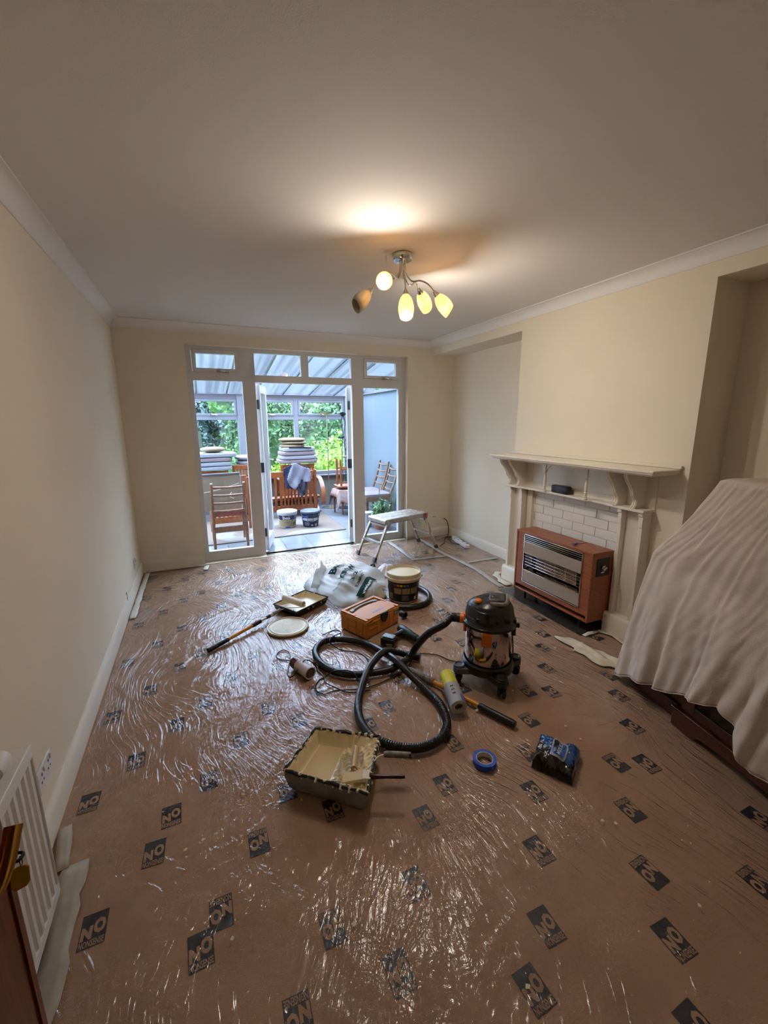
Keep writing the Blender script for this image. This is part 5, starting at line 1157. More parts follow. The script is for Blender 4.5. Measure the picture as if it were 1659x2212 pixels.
lt = [(-.038, .142), (.038, .142), (.038, .115), (.028, .085), (.010, .068), (-.010, .068), (-.028, .085), (-.038, .115)]
MB().prism([(p[0]+.01, p[1]) for p in lt], cp(0, -Bb-.012, 0), u_, (0, 0, 1), v_, .012).build('latch', 'black', cs, bevel=.003)
for a0, a1 in ((-.15, -.065), (.12, .165)):
    for z in (.06, .10): cbox(a0, a1, -Bb-.0035, -Bb, z, z+.006).build('front_rib', 'case_orange', cs)
for a in (-.062, .075, .115): cbox(a-.003, a+.003, -Bb-.0035, -Bb, .002, .108).build('front_rib', 'case_orange', cs)
for b in (-.095, -.03, .055): cbox(-A2-.0035, -A2, b, b+.005, .004, .108).build('side_rib', 'case_orange', cs)
for z in (.045, .085): cbox(-A2-.0035, -A2, -.092, .055, z, z+.004).build('side_rib', 'case_orange', cs)
for a in (-.14, .14): cbox(a-.02, a+.02, -Bb-.003, -Bb+.01, 0, .016).build('foot_clip', 'case_dark', cs)
cbox(-.145, -.115, -Bb-.004, -Bb-.0032, .117, .123).build('slot', 'hole_dark', cs)
mb = cbox(.122, .170, -Bb-.0055, -Bb-.004, .058, .112); mb.mi(1); cbox(.125, .167, -Bb-.006, -Bb-.0054, .078, .109, mb); mb.mi(2); cbox(.13, .145, -Bb-.0065, -Bb-.0058, .085, .105, mb); cbox(.15, .163, -Bb-.0065, -Bb-.0058, .085, .10, mb)
mb.build('case_label', ['label_ora', 'can_brown', 'label_white'], cs)
mb = MB(); put_text(mb, 'mirka', lambda x, y: cp(-.055+x+y*.25, -.085+y, .1405), .115, .026, .03); mb.build('lid_lettering', 'text_blue', cs, smooth=0)

# --- cordless drill lying on its side
dl = thing('cordless_drill', 'dark green cordless drill lying beside the orange case', 'drill', (1.80, 2.45, FZ))
mb = MB().rbox((0, 0, 0), (.075, .105, .062), e=8).xf(Matrix.Translation((1.722, 2.435, FZ+.033)) @ Matrix.Rotation(math.radians(38), 4, 'Z')); mb.build('battery', 'black_plastic', dl)
MB().rbox((0, 0, 0), (.058, .085, .012), e=8).xf(Matrix.Translation((1.722, 2.437, FZ+.066)) @ Matrix.Rotation(math.radians(38), 4, 'Z')).build('battery_top', 'grey_blue', dl)
MB().beam((1.683, 2.395, .03), (1.715, 2.372, .03), .003, .035).build('battery_label', 'label_cream', dl)
MB().tube([(1.745, 2.452, .043), (1.79, 2.475, .046), (1.838, 2.497, .046), (1.862, 2.502, .045)], [.022, .018, .02, .026], 12, 4).build('grip', 'black_rubber', dl)
MB().tube([(1.862, 2.575, .044), (1.868, 2.556, .044), (1.878, 2.51, .044), (1.890, 2.46, .043), (1.897, 2.43, .042)], [.020, .031, .034, .031, .028], 16, 4).build('motor_housing', 'tool_green', dl)
MB().tube([(1.846, 2.485, .047), (1.858, 2.462, .05)], [.008, .006], 8).build('trigger', 'black', dl)
MB().tube([(1.897, 2.432, .042), (1.903, 2.408, .041), (1.91, 2.385, .040)], [.029, .028, .026], 16, 2).build('torque_collar', 'tool_dark', dl)
MB().lathe([(.021, 0), (.023, .008), (.022, .03), (.012, .044)], (1.911, 2.384, .040), 16, (.27, -.96, -.03)).build('chuck', 'tool_dark', dl)
MB().cyl((1.922, 2.345, .0385), (1.926, 2.328, .038), .008, 10).build('chuck_tip', 'brass', dl)
# --- paint bucket
c3_ = (2.165, 3.118, FZ)
t = thing('paint_bucket', 'large open white-rimmed bucket of cream paint with black label', 'paint bucket', c3_)
MB().lathe([(.118, 0), (.124, .008), (.138, .19), (.150, .195), (.152, .215), (.148, .218), (.148, .250), (.144, .254), (.141, .25), (.140, .235)], c3_, 40, cap=False).build('bucket_wall', 'lid_cream', t)
MB().lathe([(.001, .236), (.141, .236), (.141, .230)], c3_, 40).lathe([(.001, .001), (.118, .001), (.118, 0)], c3_, 40).build('paint_surface', 'paint_cream', t)
a = f0(c3_); rz = lambda z: .124+(z-.008)/.182*.014
mb = MB(); bowl_patch(mb, c3_, rz, a-1.75, a+1.75, .014, .185, n=24); mb.mi(1)
for k in range(3): bowl_patch(mb, c3_, rz, a-.62+k*.55, a-.12+k*.55, .085, .138, .0022)
mb.mi(2)
for k, cl_ in enumerate((2, 3, 4, 5, 6)):
    mb.mi(cl_); bowl_patch(mb, c3_, rz, a-.62+k*.2, a-.46+k*.2, .152, .172, .0022)
mb.mi(1); bowl_patch(mb, c3_, rz, a-1.1, a-.75, .03, .085, .0022)
mb.mi(7); bowl_patch(mb, c3_, rz, a+.78, a+.95, .025, .055, .0022)
for k in range(4): bowl_patch(mb, c3_, rz, a-.1, a+.35, .032+k*.012, .034+k*.012, .0022)
mb.build('bucket_label', ['tub_black', 'label_cream', 'label_red', 'label_ora', 'label_yel', 'label_green', 'label_blue', 'text_white'], t, smooth=60)
hb = MB(); dd_ = a+pi/2
hb.tube([(c3_[0]+.152*math.cos(dd_), c3_[1]+.152*math.sin(dd_), .20), (c3_[0]+.165*math.cos(dd_-.2), c3_[1]+.165*math.sin(dd_-.2), .17), (c3_[0]+.168*math.cos(dd_-.8), c3_[1]+.168*math.sin(dd_-.8), .10), (c3_[0]+.165*math.cos(dd_-2.6), c3_[1]+.165*math.sin(dd_-2.6), .12), (c3_[0]+.155*math.cos(dd_+pi), c3_[1]+.155*math.sin(dd_+pi), .20)], .0025, 6, 6)
hb = MB(); hb.cyl((c3_[0]+.148*math.cos(dd_), c3_[1]+.148*math.sin(dd_), .215), (c3_[0]+.166*math.cos(dd_), c3_[1]+.166*math.sin(dd_), .215), .006, 8).tube([(c3_[0]+.162*math.cos(dd_), c3_[1]+.162*math.sin(dd_), .215), (c3_[0]+.164*math.cos(dd_+.3), c3_[1]+.164*math.sin(dd_+.3), .19), (c3_[0]+.16*math.cos(dd_+1), c3_[1]+.16*math.sin(dd_+1), .175), (c3_[0]+.16*math.cos(dd_+2.2), c3_[1]+.16*math.sin(dd_+2.2), .185), (c3_[0]+.155*math.cos(dd_+pi), c3_[1]+.155*math.sin(dd_+pi), .21)], .0022, 6, 5)
hb.build('bail_handle', 'nickel', t)
# bucket lid on the floor
LCc = (1.135, 2.975, FZ)
t = thing('bucket_lid', 'round cream bucket lid lying paint-side up', 'lid', LCc)
MB().lathe([(.142, 0), (.152, .003), (.154, .014), (.150, .018), (.143, .016), (.138, .010), (.132, .010), (.128, .014), (.002, .013)], LCc, 48).build('lid_disc', 'lid_cream', t)
MB().lathe([(.118, .0135), (.10, .0155), (.03, .016), (.002, .0155)], LCc, 30).build('dried_paint', 'paint_dry', t)
# second hose and wand behind the case
t = thing('spare_hose', 'black hose and wand lying under the bag and around the bucket', 'hose', (1.7, 3.2, FZ))
MB().tube([(1.505, 3.62, .024), (1.60, 3.46, .026), (1.655, 3.31, .028)], [.015, .020, .022], 14, 4).build('wand', 'black_plastic', t)
MB().cyl((1.65, 3.32, .028), (1.672, 3.262, .028), .026, 16).build('wand_collar', 'black', t)
ribbed(MB(), [(1.672, 3.262, .028), (1.715, 3.14, .028), (1.80, 3.035, .028), (1.92, 2.975, .028), (2.02, 2.925, .028), (2.14, 2.880, .028), (2.27, 2.905, .028), (2.36, 3.00, .028), (2.39, 3.12, .028), (2.36, 3.25, .028), (2.26, 3.34, .028), (2.13, 3.36, .028)], .021, 8).build('hose', 'black_rubber', t)
tag(MB().lathe([(.022, 0), (.026, .004), (.026, .05), (.022, .054), (.018, .05), (.018, .01)], (1.985, 2.80, .036), 18, (.35, -.93, 0)).build('hose_adaptor', 'black'), 'short black hose adaptor beside the right end of the orange case', 'adaptor')
tag(MB().lathe([(.026, 0), (.028, .004), (.024, .05), (.020, .11), (.016, .11), (.018, .05), (.02, .005)], (2.195, 3.90, .038), 18, (.35, .93, 0), cap=False).build('vacuum_nozzle', 'black', solid=.002), 'black tube nozzle standing out beside the front foot of the hop-up', 'nozzle')
# white rag beyond the bucket
def heap(name, label, cat, c, ax_, bx_, hgt, rot, mt, seed, n=34, solid=.003, lump=.35, edge=.25):
    r = np.random.default_rng(seed); k = [(r.uniform(2, 8), r.uniform(2, 8), r.uniform(0, 6)) for _ in range(5)]
    ct, s_ = math.cos(rot), math.sin(rot)
    def fn(u, v):
        a = 2*pi*u; rr_ = v*(1+edge*math.sin(2*a+k[0][2])*.5+edge*math.sin(3*a+k[1][2])*.5+edge*.4*math.sin(7*a+k[2][2])); x = ax_*rr_*math.cos(a); y = bx_*rr_*math.sin(a)
        f_ = sum(math.sin(x*p/ax_+y*q/bx_+ph) for p, q, ph in k)/5
        z = hgt*(1-v**2.2)*(1+lump*f_)+.004+hgt*.12*abs(math.sin(a*6+k[3][2]))*v*(1-v)*3
        return (c[0]+x*ct-y*s_, c[1]+x*s_+y*ct, c[2]+max(0, z))
    o = MB().grid(fn, n*2, n//2, closed=True).build(name, mt, solid=solid); return tag(o, label, cat)
heap('folded_rag', 'crumpled white cloth between the bag and the bucket', 'cloth', (2.30, 3.74, FZ), .13, .12, .075, .3, 'rag_white', 3, lump=.6)
heap('paint_cloth', 'cream paint-stained cloth spreading on the floor beside the dust sheet', 'cloth', (2.90, 1.78, FZ), .21, .085, .016, math.radians(100), 'rag_cream', 8, lump=.9, edge=.35)

# --- builders' merchant plastic bag
bgc = Vector((1.79, 3.52, FZ))
def bag_h(x, y):
    dx, dy = x-bgc.x, y-bgc.y; e = (abs(dx/.38)**2.4+abs(dy/.45)**2.4); 
    if e >= 1: return 0
    return .165*(1-e)**.45*(1+.15*math.sin(x*17+y*6)+.10*math.sin(x*9-y*21+1)+.06*math.sin(x*33+y*19))*(.72+.9*max(-.4, min(.45, dx*.9+dy*.55)))
bag = thing('plastic_bag', 'crumpled translucent plastic bag with green lettering lying near the bucket', 'plastic bag', bgc)
def bagp(u, v):
    a = 2*pi*u; s_ = 1+.10*math.sin(3*a+.5)+.05*math.sin(8*a); x = bgc.x+.38*v*s_*.97*math.cos(a); y = bgc.y+.44*v*s_*.97*math.sin(a)
    return (x, y, FZ+.004+bag_h(x, y)+.004*math.sin(x*90+y*40)*(1-v))
MB().grid(bagp, 140, 50, closed=True).build('bag_sheet', 'bag_plastic', bag)
# loose mouth of the bag, a thin standing flap on the left
def flap(u, v): 
    x = 1.50+.16*u; y = 3.50+.38*u-.06*v; return (x+.03*math.sin(v*5)-.05*v*(1-u), y+.03*math.sin(u*9+v*4), FZ+.01+v*(.10+.10*u)+.012*math.sin(u*14))
MB().grid(flap, 22, 14).build('bag_mouth', 'bag_plastic', bag)
heap('rubbish', 'brown crumpled packing showing inside the clear bag', 'packing', (1.86, 3.45, FZ), .22, .24, .10, .4, 'rag_cream', 21)
tu = Vector((.66, .75, 0)); tv = Vector((-.75, .66, 0))
def bagfn(ox, oy): 
    def fn(x, y):
        p = Vector((ox, oy, 0))+tu*x+tv*y; return (p.x, p.y, FZ+.017+bag_h(p.x, p.y))
    return fn
mb = MB()
put_text(mb, 'Burnt', bagfn(1.70, 3.60), .27, .075, .07); put_text(mb, 'KROW', bagfn(1.745, 3.48), .30, .06, .08)
put_text(mb, '3 2774', bagfn(1.80, 3.37), .24, .036, .04)
put_text(mb, 'JUMBO', bagfn(1.80, 3.27), .19, .033, .05); put_text(mb, 'RUBBLE BAG', bagfn(1.84, 3.21), .22, .03, .05)
put_text(mb, 'strong rubble', bagfn(1.60, 3.30), .17, .025, .02)
mb.build('lettering', 'teal_ink', bag, smooth=0)
mb = MB(); mb.grid(lambda u, v: bagfn(1.80, 3.13)(u*.34, v*.07), 20, 6); mb.build('green_band', 'green_ink', bag)
mb = MB(); 
def up_fn(f_): return lambda x, y: tuple(np.array(f_(x, y))+np.array((0, 0, .003)))
put_text(mb, 'www.burnt', up_fn(bagfn(1.82, 3.15)), .20, .034, .01); mb.build('band_lettering', 'text_white', bag, smooth=0)

# --- roller tray with roller on extension pole
TC = Vector((1.312, 3.303, FZ)); ta = -1.026; tu_ = Vector((math.cos(ta), math.sin(ta), 0)); tv_ = Vector((-math.sin(ta), math.cos(ta), 0))
tr = thing('roller_tray', 'black roller tray caked with cream paint', 'paint tray', TC)
def trayp(a, b, z): return TC+tu_*((a-.5)*.27)+tv_*((b-.5)*.36)+Vector((0, 0, z))
def tray_in(u, v):
    m_ = min(u, 1-u, v, 1-v); w_ = min(1, m_/.09); fl_ = .010+.020*max(0, (.55-v)/.55)
    return trayp(u, v, .052*(1-w_)+fl_*w_)
MB().grid(lambda u, v: tray_in(u, v)+Vector((0, 0, .0015)), 26, 30).build('paint_film', 'paint_cream', tr)
mb = MB(); q = [(0, 0), (1, 0), (1, 1), (0, 1)]
for i in range(4):
    (a0, b0), (a1, b1) = q[i], q[(i+1) % 4]; cx = lambda a: .5+(a-.5)*.90
    mb.add([trayp(a0, b0, .054), trayp(a1, b1, .054), trayp(cx(a1), cx(b1), .002), trayp(cx(a0), cx(b0), .002)], [(0, 1, 2, 3)])
mb.add([trayp(.05, .05, .002), trayp(.95, .05, .002), trayp(.95, .95, .002), trayp(.05, .95, .002)], [(0, 1, 2, 3)])
mb.build('tray_shell', 'black_plastic', tr, solid=.002)
MB().tube([trayp(a, b, .054) for a, b in ((0, 0), (.5, 0), (1, 0), (1, .5), (1, 1), (.5, 1), (0, 1), (0, .5))], .006, 8, 1, closed=True).build('tray_rim', 'black_plastic', tr)
r = random.Random(5); mb = MB()
for k in range(46):
    s_ = r.random(); a, b = ((s_, r.choice((0.02, .98))) if r.random() < .4 else (r.choice((.02, .98)), .3+.7*s_)); p = trayp(a, b, .05)
    mb.tube([p, p+Vector((r.uniform(-.01, .01), r.uniform(-.01, .01), r.uniform(-.03, .012)))], [.006, .002], 6)
mb.build('paint_drips', 'paint_dry', tr).__setitem__('kind', 'stuff')
ro = thing('paint_roller', 'cream roller sleeve on a yellow extension pole resting on the tray', 'paint roller', (1.0, 3.1, FZ))
MB().lathe([(.016, 0), (.026, .002), (.027, .02), (.027, .21), (.026, .228), (.017, .230), (.017, .20)], (1.183, 3.362, .088), 24, (.51, -.86, -.005)).build('roller_sleeve', 'paint_dry', ro)
MB().tube([(1.30, 3.165, .088), (1.312, 3.145, .085), (1.29, 3.13, .08), (1.20, 3.19, .066), (1.15, 3.215, .055), (1.10, 3.205, .045)], .004, 6, 5).build('wire_frame', 'paint_dry', ro)
p0, p1 = Vector((1.125, 3.222, .048)), Vector((.579, 2.842, .022)); L_ = lambda t: p0.lerp(p1, t)
for a0, a1, rr_, mt, nm in ((0, .13, .015, 'rubber_grey', 'roller_handle'), (.13, .17, .016, 'card_white', 'collar'), (.17, .22, .013, 'black', 'collar'), (.20, .34, .0095, 'nickel', 'inner_tube'), (.31, .43, .016, 'black', 'pole_clamp'), (.43, .76, .0125, 'yellow_pole', 'pole'), (.76, 1, .016, 'black_rubber', 'end_grip')):
    MB().cyl(L_(a0), L_(a1), rr_, 16).build(nm, mt, ro)
MB().cyl(L_(.375)+Vector((0, 0, .008)), L_(.375)+Vector((0, -.004, .021)), .008, 10).build('clamp_button', 'label_red', ro)

# --- paint scuttle with liner, mini roller and brush
Q4 = [Vector((.845, 1.531, 0)), Vector((1.112, 1.292, 0)), Vector((1.268, 1.547, 0)), Vector((1.023, 1.718, 0))]   # NL NR FR FL
def sq(a, b): return (Q4[0]*(1-a)+Q4[1]*a)*(1-b)+(Q4[3]*(1-a)+Q4[2]*a)*b
sk = thing('paint_scuttle', 'large polythene-lined paint scuttle full of cream paint in the foreground', 'paint tray', sq(.5, .5)+Vector((0, 0, FZ)))
def scu(u, v):
    m_ = min(u/.10, (1-u)/.06, v/.10, (1-v)/.13); w_ = max(0, min(1, m_)); w_ = w_*w_*(3-2*w_)
    fl_ = .046 if u < .48 else .046+.040*min(1, (u-.48)/.42)
    crk = (.004*math.sin(u*60+v*22)+.003*math.sin(v*75-u*31))*(1 if u > .52 else .0)*w_
    p = sq(u, v); return Vector((p.x, p.y, FZ+.104*(1-w_)+fl_*w_+crk+.003*(1-w_)*math.sin(u*40+v*33)))
MB().grid(scu, 60, 46).build('paint_inside', 'paint_cream', sk)
MB().grid(lambda u, v: scu(.115+.37*u, .11+.75*v)+Vector((0, 0, .0012)), 10, 10).build('paint_pool', 'paint_wet', sk)
mat('liner_wet', '#cdbf9d', .08, coat=.8, bump=1, bscale=28, var=.12, vscale=22)
MB().grid(lambda u, v: scu(.50+.34*u, .20+.55*v)+Vector((0, 0, .003+.002*math.sin(u*30)*math.sin(v*26))), 24, 24).build('wet_liner', 'liner_wet', sk)
# outer wall + hanging liner
ring = []
for i in range(4):
    for k in range(10):
        a = (0, 1, 1, 0); b = (0, 0, 1, 1); f_ = k/10
        ring.append((a[i]*(1-f_)+a[(i+1) % 4]*f_, b[i]*(1-f_)+b[(i+1) % 4]*f_))
mid = sq(.5, .5); rp = lambda a, b, z, k, w: (lambda p: Vector((mid.x+(p.x-mid.x)*k+w*.0, mid.y+(p.y-mid.y)*k, z)))(sq(a, b))
vs = []; n = len(ring)
for z, k in ((FZ+.108, 1.02), (FZ+.085, 1.03), (FZ+.05, .99), (FZ+.02, .93), (FZ, .86)):
    for i, (a, b) in enumerate(ring): vs.append(rp(a, b, z, k+.012*math.sin(i*1.9+z*60)*(1 if z < .1 else .3), 0))
mat('roller_soaked', '#c19a68', .5, coat=.4); mat('liner_clear', '#8d8a86', .3, bump=1, bscale=30, var=.2, vscale=15)
MB().add(vs, [(j*n+i, j*n+(i+1) % n, (j+1)*n+(i+1) % n, (j+1)*n+i) for j in range(4) for i in range(n)]+[tuple(4*n+i for i in range(n))]).build('hanging_liner', 'liner_clear', sk)
MB().tube([rp(a, b, FZ+.106+.003*math.sin(i*2.3), 1.015, 0) for i, (a, b) in enumerate(ring)], [.0065+.002*math.sin(i*1.3) for i in range(n)], 8, 2, closed=True).build('black_rim', 'black_plastic', sk)
mb = MB(); r = random.Random(8)
for k in range(150):
    a, b = ring[r.randrange(n)]; 
    if a < .05 and r.random() < .7: continue
    p = rp(a, b, FZ+.109, 1.0, 0); q_ = rp(a, b, FZ+.108+r.uniform(-.02, .004), 1.0+r.uniform(.0, .026), 0); mb.tube([p, q_+Vector((r.uniform(-.009, .009), r.uniform(-.009, .009), 0))], [r.uniform(.005, .009), r.uniform(.003, .006)], 6)
mb.build('dried_splashes', 'paint_dry', sk).__setitem__('kind', 'stuff')
mini = thing('mini_roller', 'small paint-soaked mini roller lying in the scuttle', 'paint roller', (1.15, 1.47, .1))
MB().tube([(1.157, 1.532, .108), (1.107, 1.425, .112)], .0135, 16).build('roller_sleeve', 'roller_soaked', mini)
MB().tube([(1.108, 1.428, .112), (1.118, 1.405, .112), (1.16, 1.40, .115), (1.215, 1.432, .120), (1.255, 1.432, .122)], .0035, 6, 5).build('wire_frame', 'paint_dry', mini)
MB().tube([(1.245, 1.434, .122), (1.27, 1.425, .122), (1.345, 1.392, .118)], [.011, .014, .013], 12, 3).build('roller_handle', 'rubber_grey', mini)
MB().cyl((1.345, 1.392, .118), (1.352, 1.389, .118), .0135, 12).build('handle_cap', 'black', mini)
br = thing('paint_brush', 'wide paint brush with maroon handle resting in the scuttle', 'paint brush', (1.1, 1.38, .1))
MB().hexa([(1.040, 1.385, .102), (1.118, 1.350, .108), (1.136, 1.392, .108), (1.062, 1.428, .102), (1.040, 1.385, .107), (1.118, 1.350, .124), (1.136, 1.392, .124), (1.062, 1.428, .107)]).build('bristles', 'paint_wet', br, bevel=.002)
MB().hexa([(1.116, 1.351, .106), (1.146, 1.338, .108), (1.160, 1.376, .108), (1.134, 1.393, .106), (1.116, 1.351, .125), (1.146, 1.338, .125), (1.160, 1.376, .125), (1.134, 1.393, .125)]).build('ferrule', 'paint_dry', br, bevel=.002)
MB().tube([(1.150, 1.358, .116), (1.175, 1.345, .117), (1.21, 1.328, .118), (1.262, 1.303, .120), (1.278, 1.295, .120)], [.016, .009, .007, .0085, .006], 12, 4).build('brush_handle', 'maroon', br)

# --- blue tape roll, masking film roll on pole, sample tin, wipes
t = thing('tape_roll', 'roll of bright blue masking tape lying flat on the film', 'tape roll', (1.692, 1.325, FZ))
MB().lathe([(.037, 0), (.052, 0), (.052, .024), (.037, .024), (.037, 0)], (1.692, 1.325, FZ), 40, cap=False).build('tape', 'tape_blue', t)
MB().lathe([(.035, 0), (.0372, 0), (.0372, .0242), (.035, .0242), (.035, 0)], (1.692, 1.325, FZ), 40, cap=False).build('card_core', 'card_white', t)
t = thing('extension_pole', 'yellow extension pole with worn grey grips lying behind the film roll', 'pole', (1.84, 1.78, FZ))
a_, b_ = Vector((1.695, 2.115, .026)), Vector((1.968, 1.446, .026)); L_ = lambda q: a_.lerp(b_, q)
MB().tube([L_(0), L_(.04), L_(.10), L_(.28), L_(.29)], [.008, .015, .018, .019, .016], 14).build('upper_grip', 'rubber_grey', t)
MB().cyl(L_(.28), L_(.72), .0125, 16).build('pole', 'yellow_pole', t)
MB().tube([L_(.71), L_(.72), L_(.98), L_(1)], [.015, .018, .0185, .015], 16).build('lower_grip', 'black_rubber', t)
t = thing('masking_film_roll', 'yellow and white labelled roll of masking film leaning over the yellow pole', 'film roll', (1.79, 1.74, FZ))
a_, b_ = Vector((1.826, 1.868, .096)), Vector((1.762, 1.640, .056)); d_ = (b_-a_).normalized(); Lr = (b_-a_).length
MB().lathe([(.030, 0), (.040, .004), (.042, .06), (.043, .11)], a_, 28, d_).build('film_sleeve', 'yellow_film', t)
mb = MB().lathe([(.0445, .10), (.0445, Lr)], a_, 28, d_, cap=False); mb.build('printed_label', 'label_white', t)
sdd = d_.cross(Vector((0, 0, 1))).normalized(); upd = sdd.cross(d_)
def rollfn(x0, ang0, r=.0455): return lambda x, y: a_+d_*(x0+x)+(sdd*math.cos(ang0+y/r)+upd*math.sin(ang0+y/r))*r
mb = MB(); f_ = rollfn(.135, 1.25)
def cpatch(mb, x0, x1, a0, a1, r=.0455):
    n = 6; vs = []
    for i in range(n+1):
        t_ = a0+(a1-a0)*i/n
        for x in (x0, x1): vs.append(a_+d_*x+(sdd*math.cos(t_)+upd*math.sin(t_))*r)
    mb.add(vs, [(2*i, 2*i+2, 2*i+3, 2*i+1) for i in range(n)])
cpatch(mb, .19, .235, 1.9, 2.9); mb.mi(1); cpatch(mb, .20, .212, 2.2, 2.7, .046); mb.mi(2)
for k in range(3): cpatch(mb, .13+k*.025, .138+k*.025, 1.1, 1.5, .046)
cpatch(mb, .12, .2, 2.3, 2.33, .046); mb.build('label_print', ['text_blue', 'label_red', 'text_black'], t)
MB().lathe([(.022, .0), (.036, 0), (.0445, .001), (.0445, -.004), (.022, -.004), (.022, 0)], b_, 28, d_, cap=False).lathe([(.0305, -.02), (.0305, .0035), (.028, .0035), (.028, -.02)], b_, 24, d_, cap=False).build('card_core', 'card_white', t)
MB().lathe([(.001, -.018), (.028, -.018)], b_, 24, d_, cap=False).build('core_shadow', 'rubber_grey', t)

t = thing('sample_tin', 'small white-labelled tin with dark red lid lying on its side', 'tin', (1.105, 2.35, FZ))
a_, b_ = Vector((1.070, 2.437, .046)), Vector((1.133, 2.268, .046)); d_ = (b_-a_).normalized(); Lr = (b_-a_).length
MB().lathe([(.028, 0), (.036, .003), (.038, .012), (.038, .055)], a_, 28, d_).build('lid', 'can_brown', t)
MB().lathe([(.0375, .053), (.0375, Lr-.014), (.039, Lr-.006), (.037, Lr), (.033, Lr-.001), (.032, Lr-.006)], a_, 28, d_, cap=False).build('tin_body', 'can_label', t)
MB().lathe([(.033, Lr-.005), (.020, Lr-.006), (.018, Lr-.003), (.001, Lr-.003)], a_, 28, d_).build('tin_base', 'can_end', t)
sdd = d_.cross(Vector((0, 0, 1))).normalized(); upd = sdd.cross(d_); mb = MB()
cpatch(mb, .062, .066, -.2, 3.4, .038); cpatch(mb, .074, .076, -.2, 3.4, .038)
put_text(mb, 'PAINT', lambda x, y: a_+d_*(.070+y)+(sdd*math.cos(2.6-x/.0378)+upd*math.sin(2.6-x/.0378))*.0381, .05, .010, .02)
mb.build('red_print', 'label_red', t, smooth=0)
LP = [(1.075, 2.485, .02), (1.035, 2.533, .011), (1.004, 2.556, .011), (.986, 2.597, .011), (1.003, 2.643, .011), (1.036, 2.664, .011), (1.064, 2.646, .011), (1.073, 2.597, .011), (1.060, 2.523, .013), (1.033, 2.444, .011), (1.016, 2.38, .011), (1.021, 2.335, .011), (1.050, 2.325, .03), (1.095, 2.345, .075), (1.125, 2.355, .088), (1.165, 2.36, .06), (1.194, 2.36, .011), (1.19, 2.325, .011), (1.199, 2.301, .011), (1.208, 2.251, .011), (1.204, 2.197, .011), (1.225, 2.14, .016), (1.30, 2.05, .011), (1.42, 2.02, .011)]
tag(MB().tube(LP, .0036, 6, 6).build('looped_flex', 'black'), 'black flex looping over the small tin to the left of the hose', 'cable')

wq = [Vector((1.867, 1.221, 0)), Vector((1.956, 1.075, 0)), Vector((2.120, 1.180, 0)), Vector((2.022, 1.335, 0))]
def wp(u, v): return (wq[0]*(1-u)+wq[1]*u)*(1-v)+(wq[3]*(1-u)+wq[2]*u)*v
wpk = thing('wipes_packet', 'crumpled black and blue packet of multi-use wipes', 'wipes packet', wp(.5, .5)+Vector((0, 0, FZ)))
def wtop(u, v):
    m_ = 1-max(abs(2*u-1), abs(2*v-1))**2.6; p = wp(u, v)
    z = .068*max(0, m_)**.36*(1+.10*math.sin(u*13+v*4)+.08*math.sin(v*15-u*5)); return Vector((p.x, p.y, FZ+z+.002*math.sin(u*55)*math.sin(v*47)))
NW = 44; mb = MB(); o_ = 0
for i in range(NW+1):
    for j in range(NW+1): mb.v.append(tuple(wtop(i/NW, j/NW)))
for i in range(NW):
    for j in range(NW):
        u, v = (i+.5)/NW, (j+.5)/NW; mb.f.append((i*(NW+1)+j, i*(NW+1)+j+1, (i+1)*(NW+1)+j+1, (i+1)*(NW+1)+j)); mb.m.append(1 if v < max(.26, .74-.9*u)+.04*math.sin(u*22) else 0)
mb.f = [tuple(reversed(f)) for f in mb.f]
mb.build('packet_wrap', ['wipes_blue', 'wipes_black'], wpk, smooth=60)
wf = lambda u0, v0, du=.0, off=.003: (lambda x, y: wtop(u0+y, v0+x)+Vector((0, 0, off)))
# rounded white resealable label
lab = MB(); cu_, cv_ = .57, .47
def rr_fn(hw, hh, off):
    def fn(u, v):
        a = 2*pi*u; x = math.copysign(abs(math.cos(a))**.35, math.cos(a))*hw*v; y = math.copysign(abs(math.sin(a))**.35, math.sin(a))*hh*v; return wtop(cu_+x, cv_+y)+Vector((0, 0, off))
    return fn
lab.grid(rr_fn(.185, .27, .0035), 32, 5, closed=True).build('seal_label', 'label_white', wpk)
MB().grid(rr_fn(.15, .23, .005), 32, 5, closed=True).build('label_panel', 'label_blue', wpk)
lab = MB(); lab.grid(lambda u, v: wtop(cu_-.145+.15*u, cv_-.05+.26*v)+Vector((0, 0, .006)), 8, 8).build('label_black', 'wipes_black', wpk)
T = MB()
def wt(s, u0, v0, lu, lv, bold=0, off=.0075): put_text(T, s, lambda x, y: wtop(u0-y, v0+x)+Vector((0, 0, off)), lv, lu, bold)
wt('MULTIUSE', cu_+.055, cv_-.21, .085, .42, .03); wt('WIPES', cu_-.06, cv_-.20, .05, .17, .02)
wt('XXL', .33, .12, .07, .20, .03, .004); wt('100 XXL', .16, .36, .075, .36, .02, .004)
wt('BIGGER', .44, .76, .035, .18, 0, .004); wt('BETTER', .50, .76, .035, .2, 0, .004); wt('STRONGER', .56, .76, .035, .22, 0, .004)
T.f = [tuple(reversed(f)) for f in T.f]; T.build('lettering', 'text_white', wpk, smooth=0)

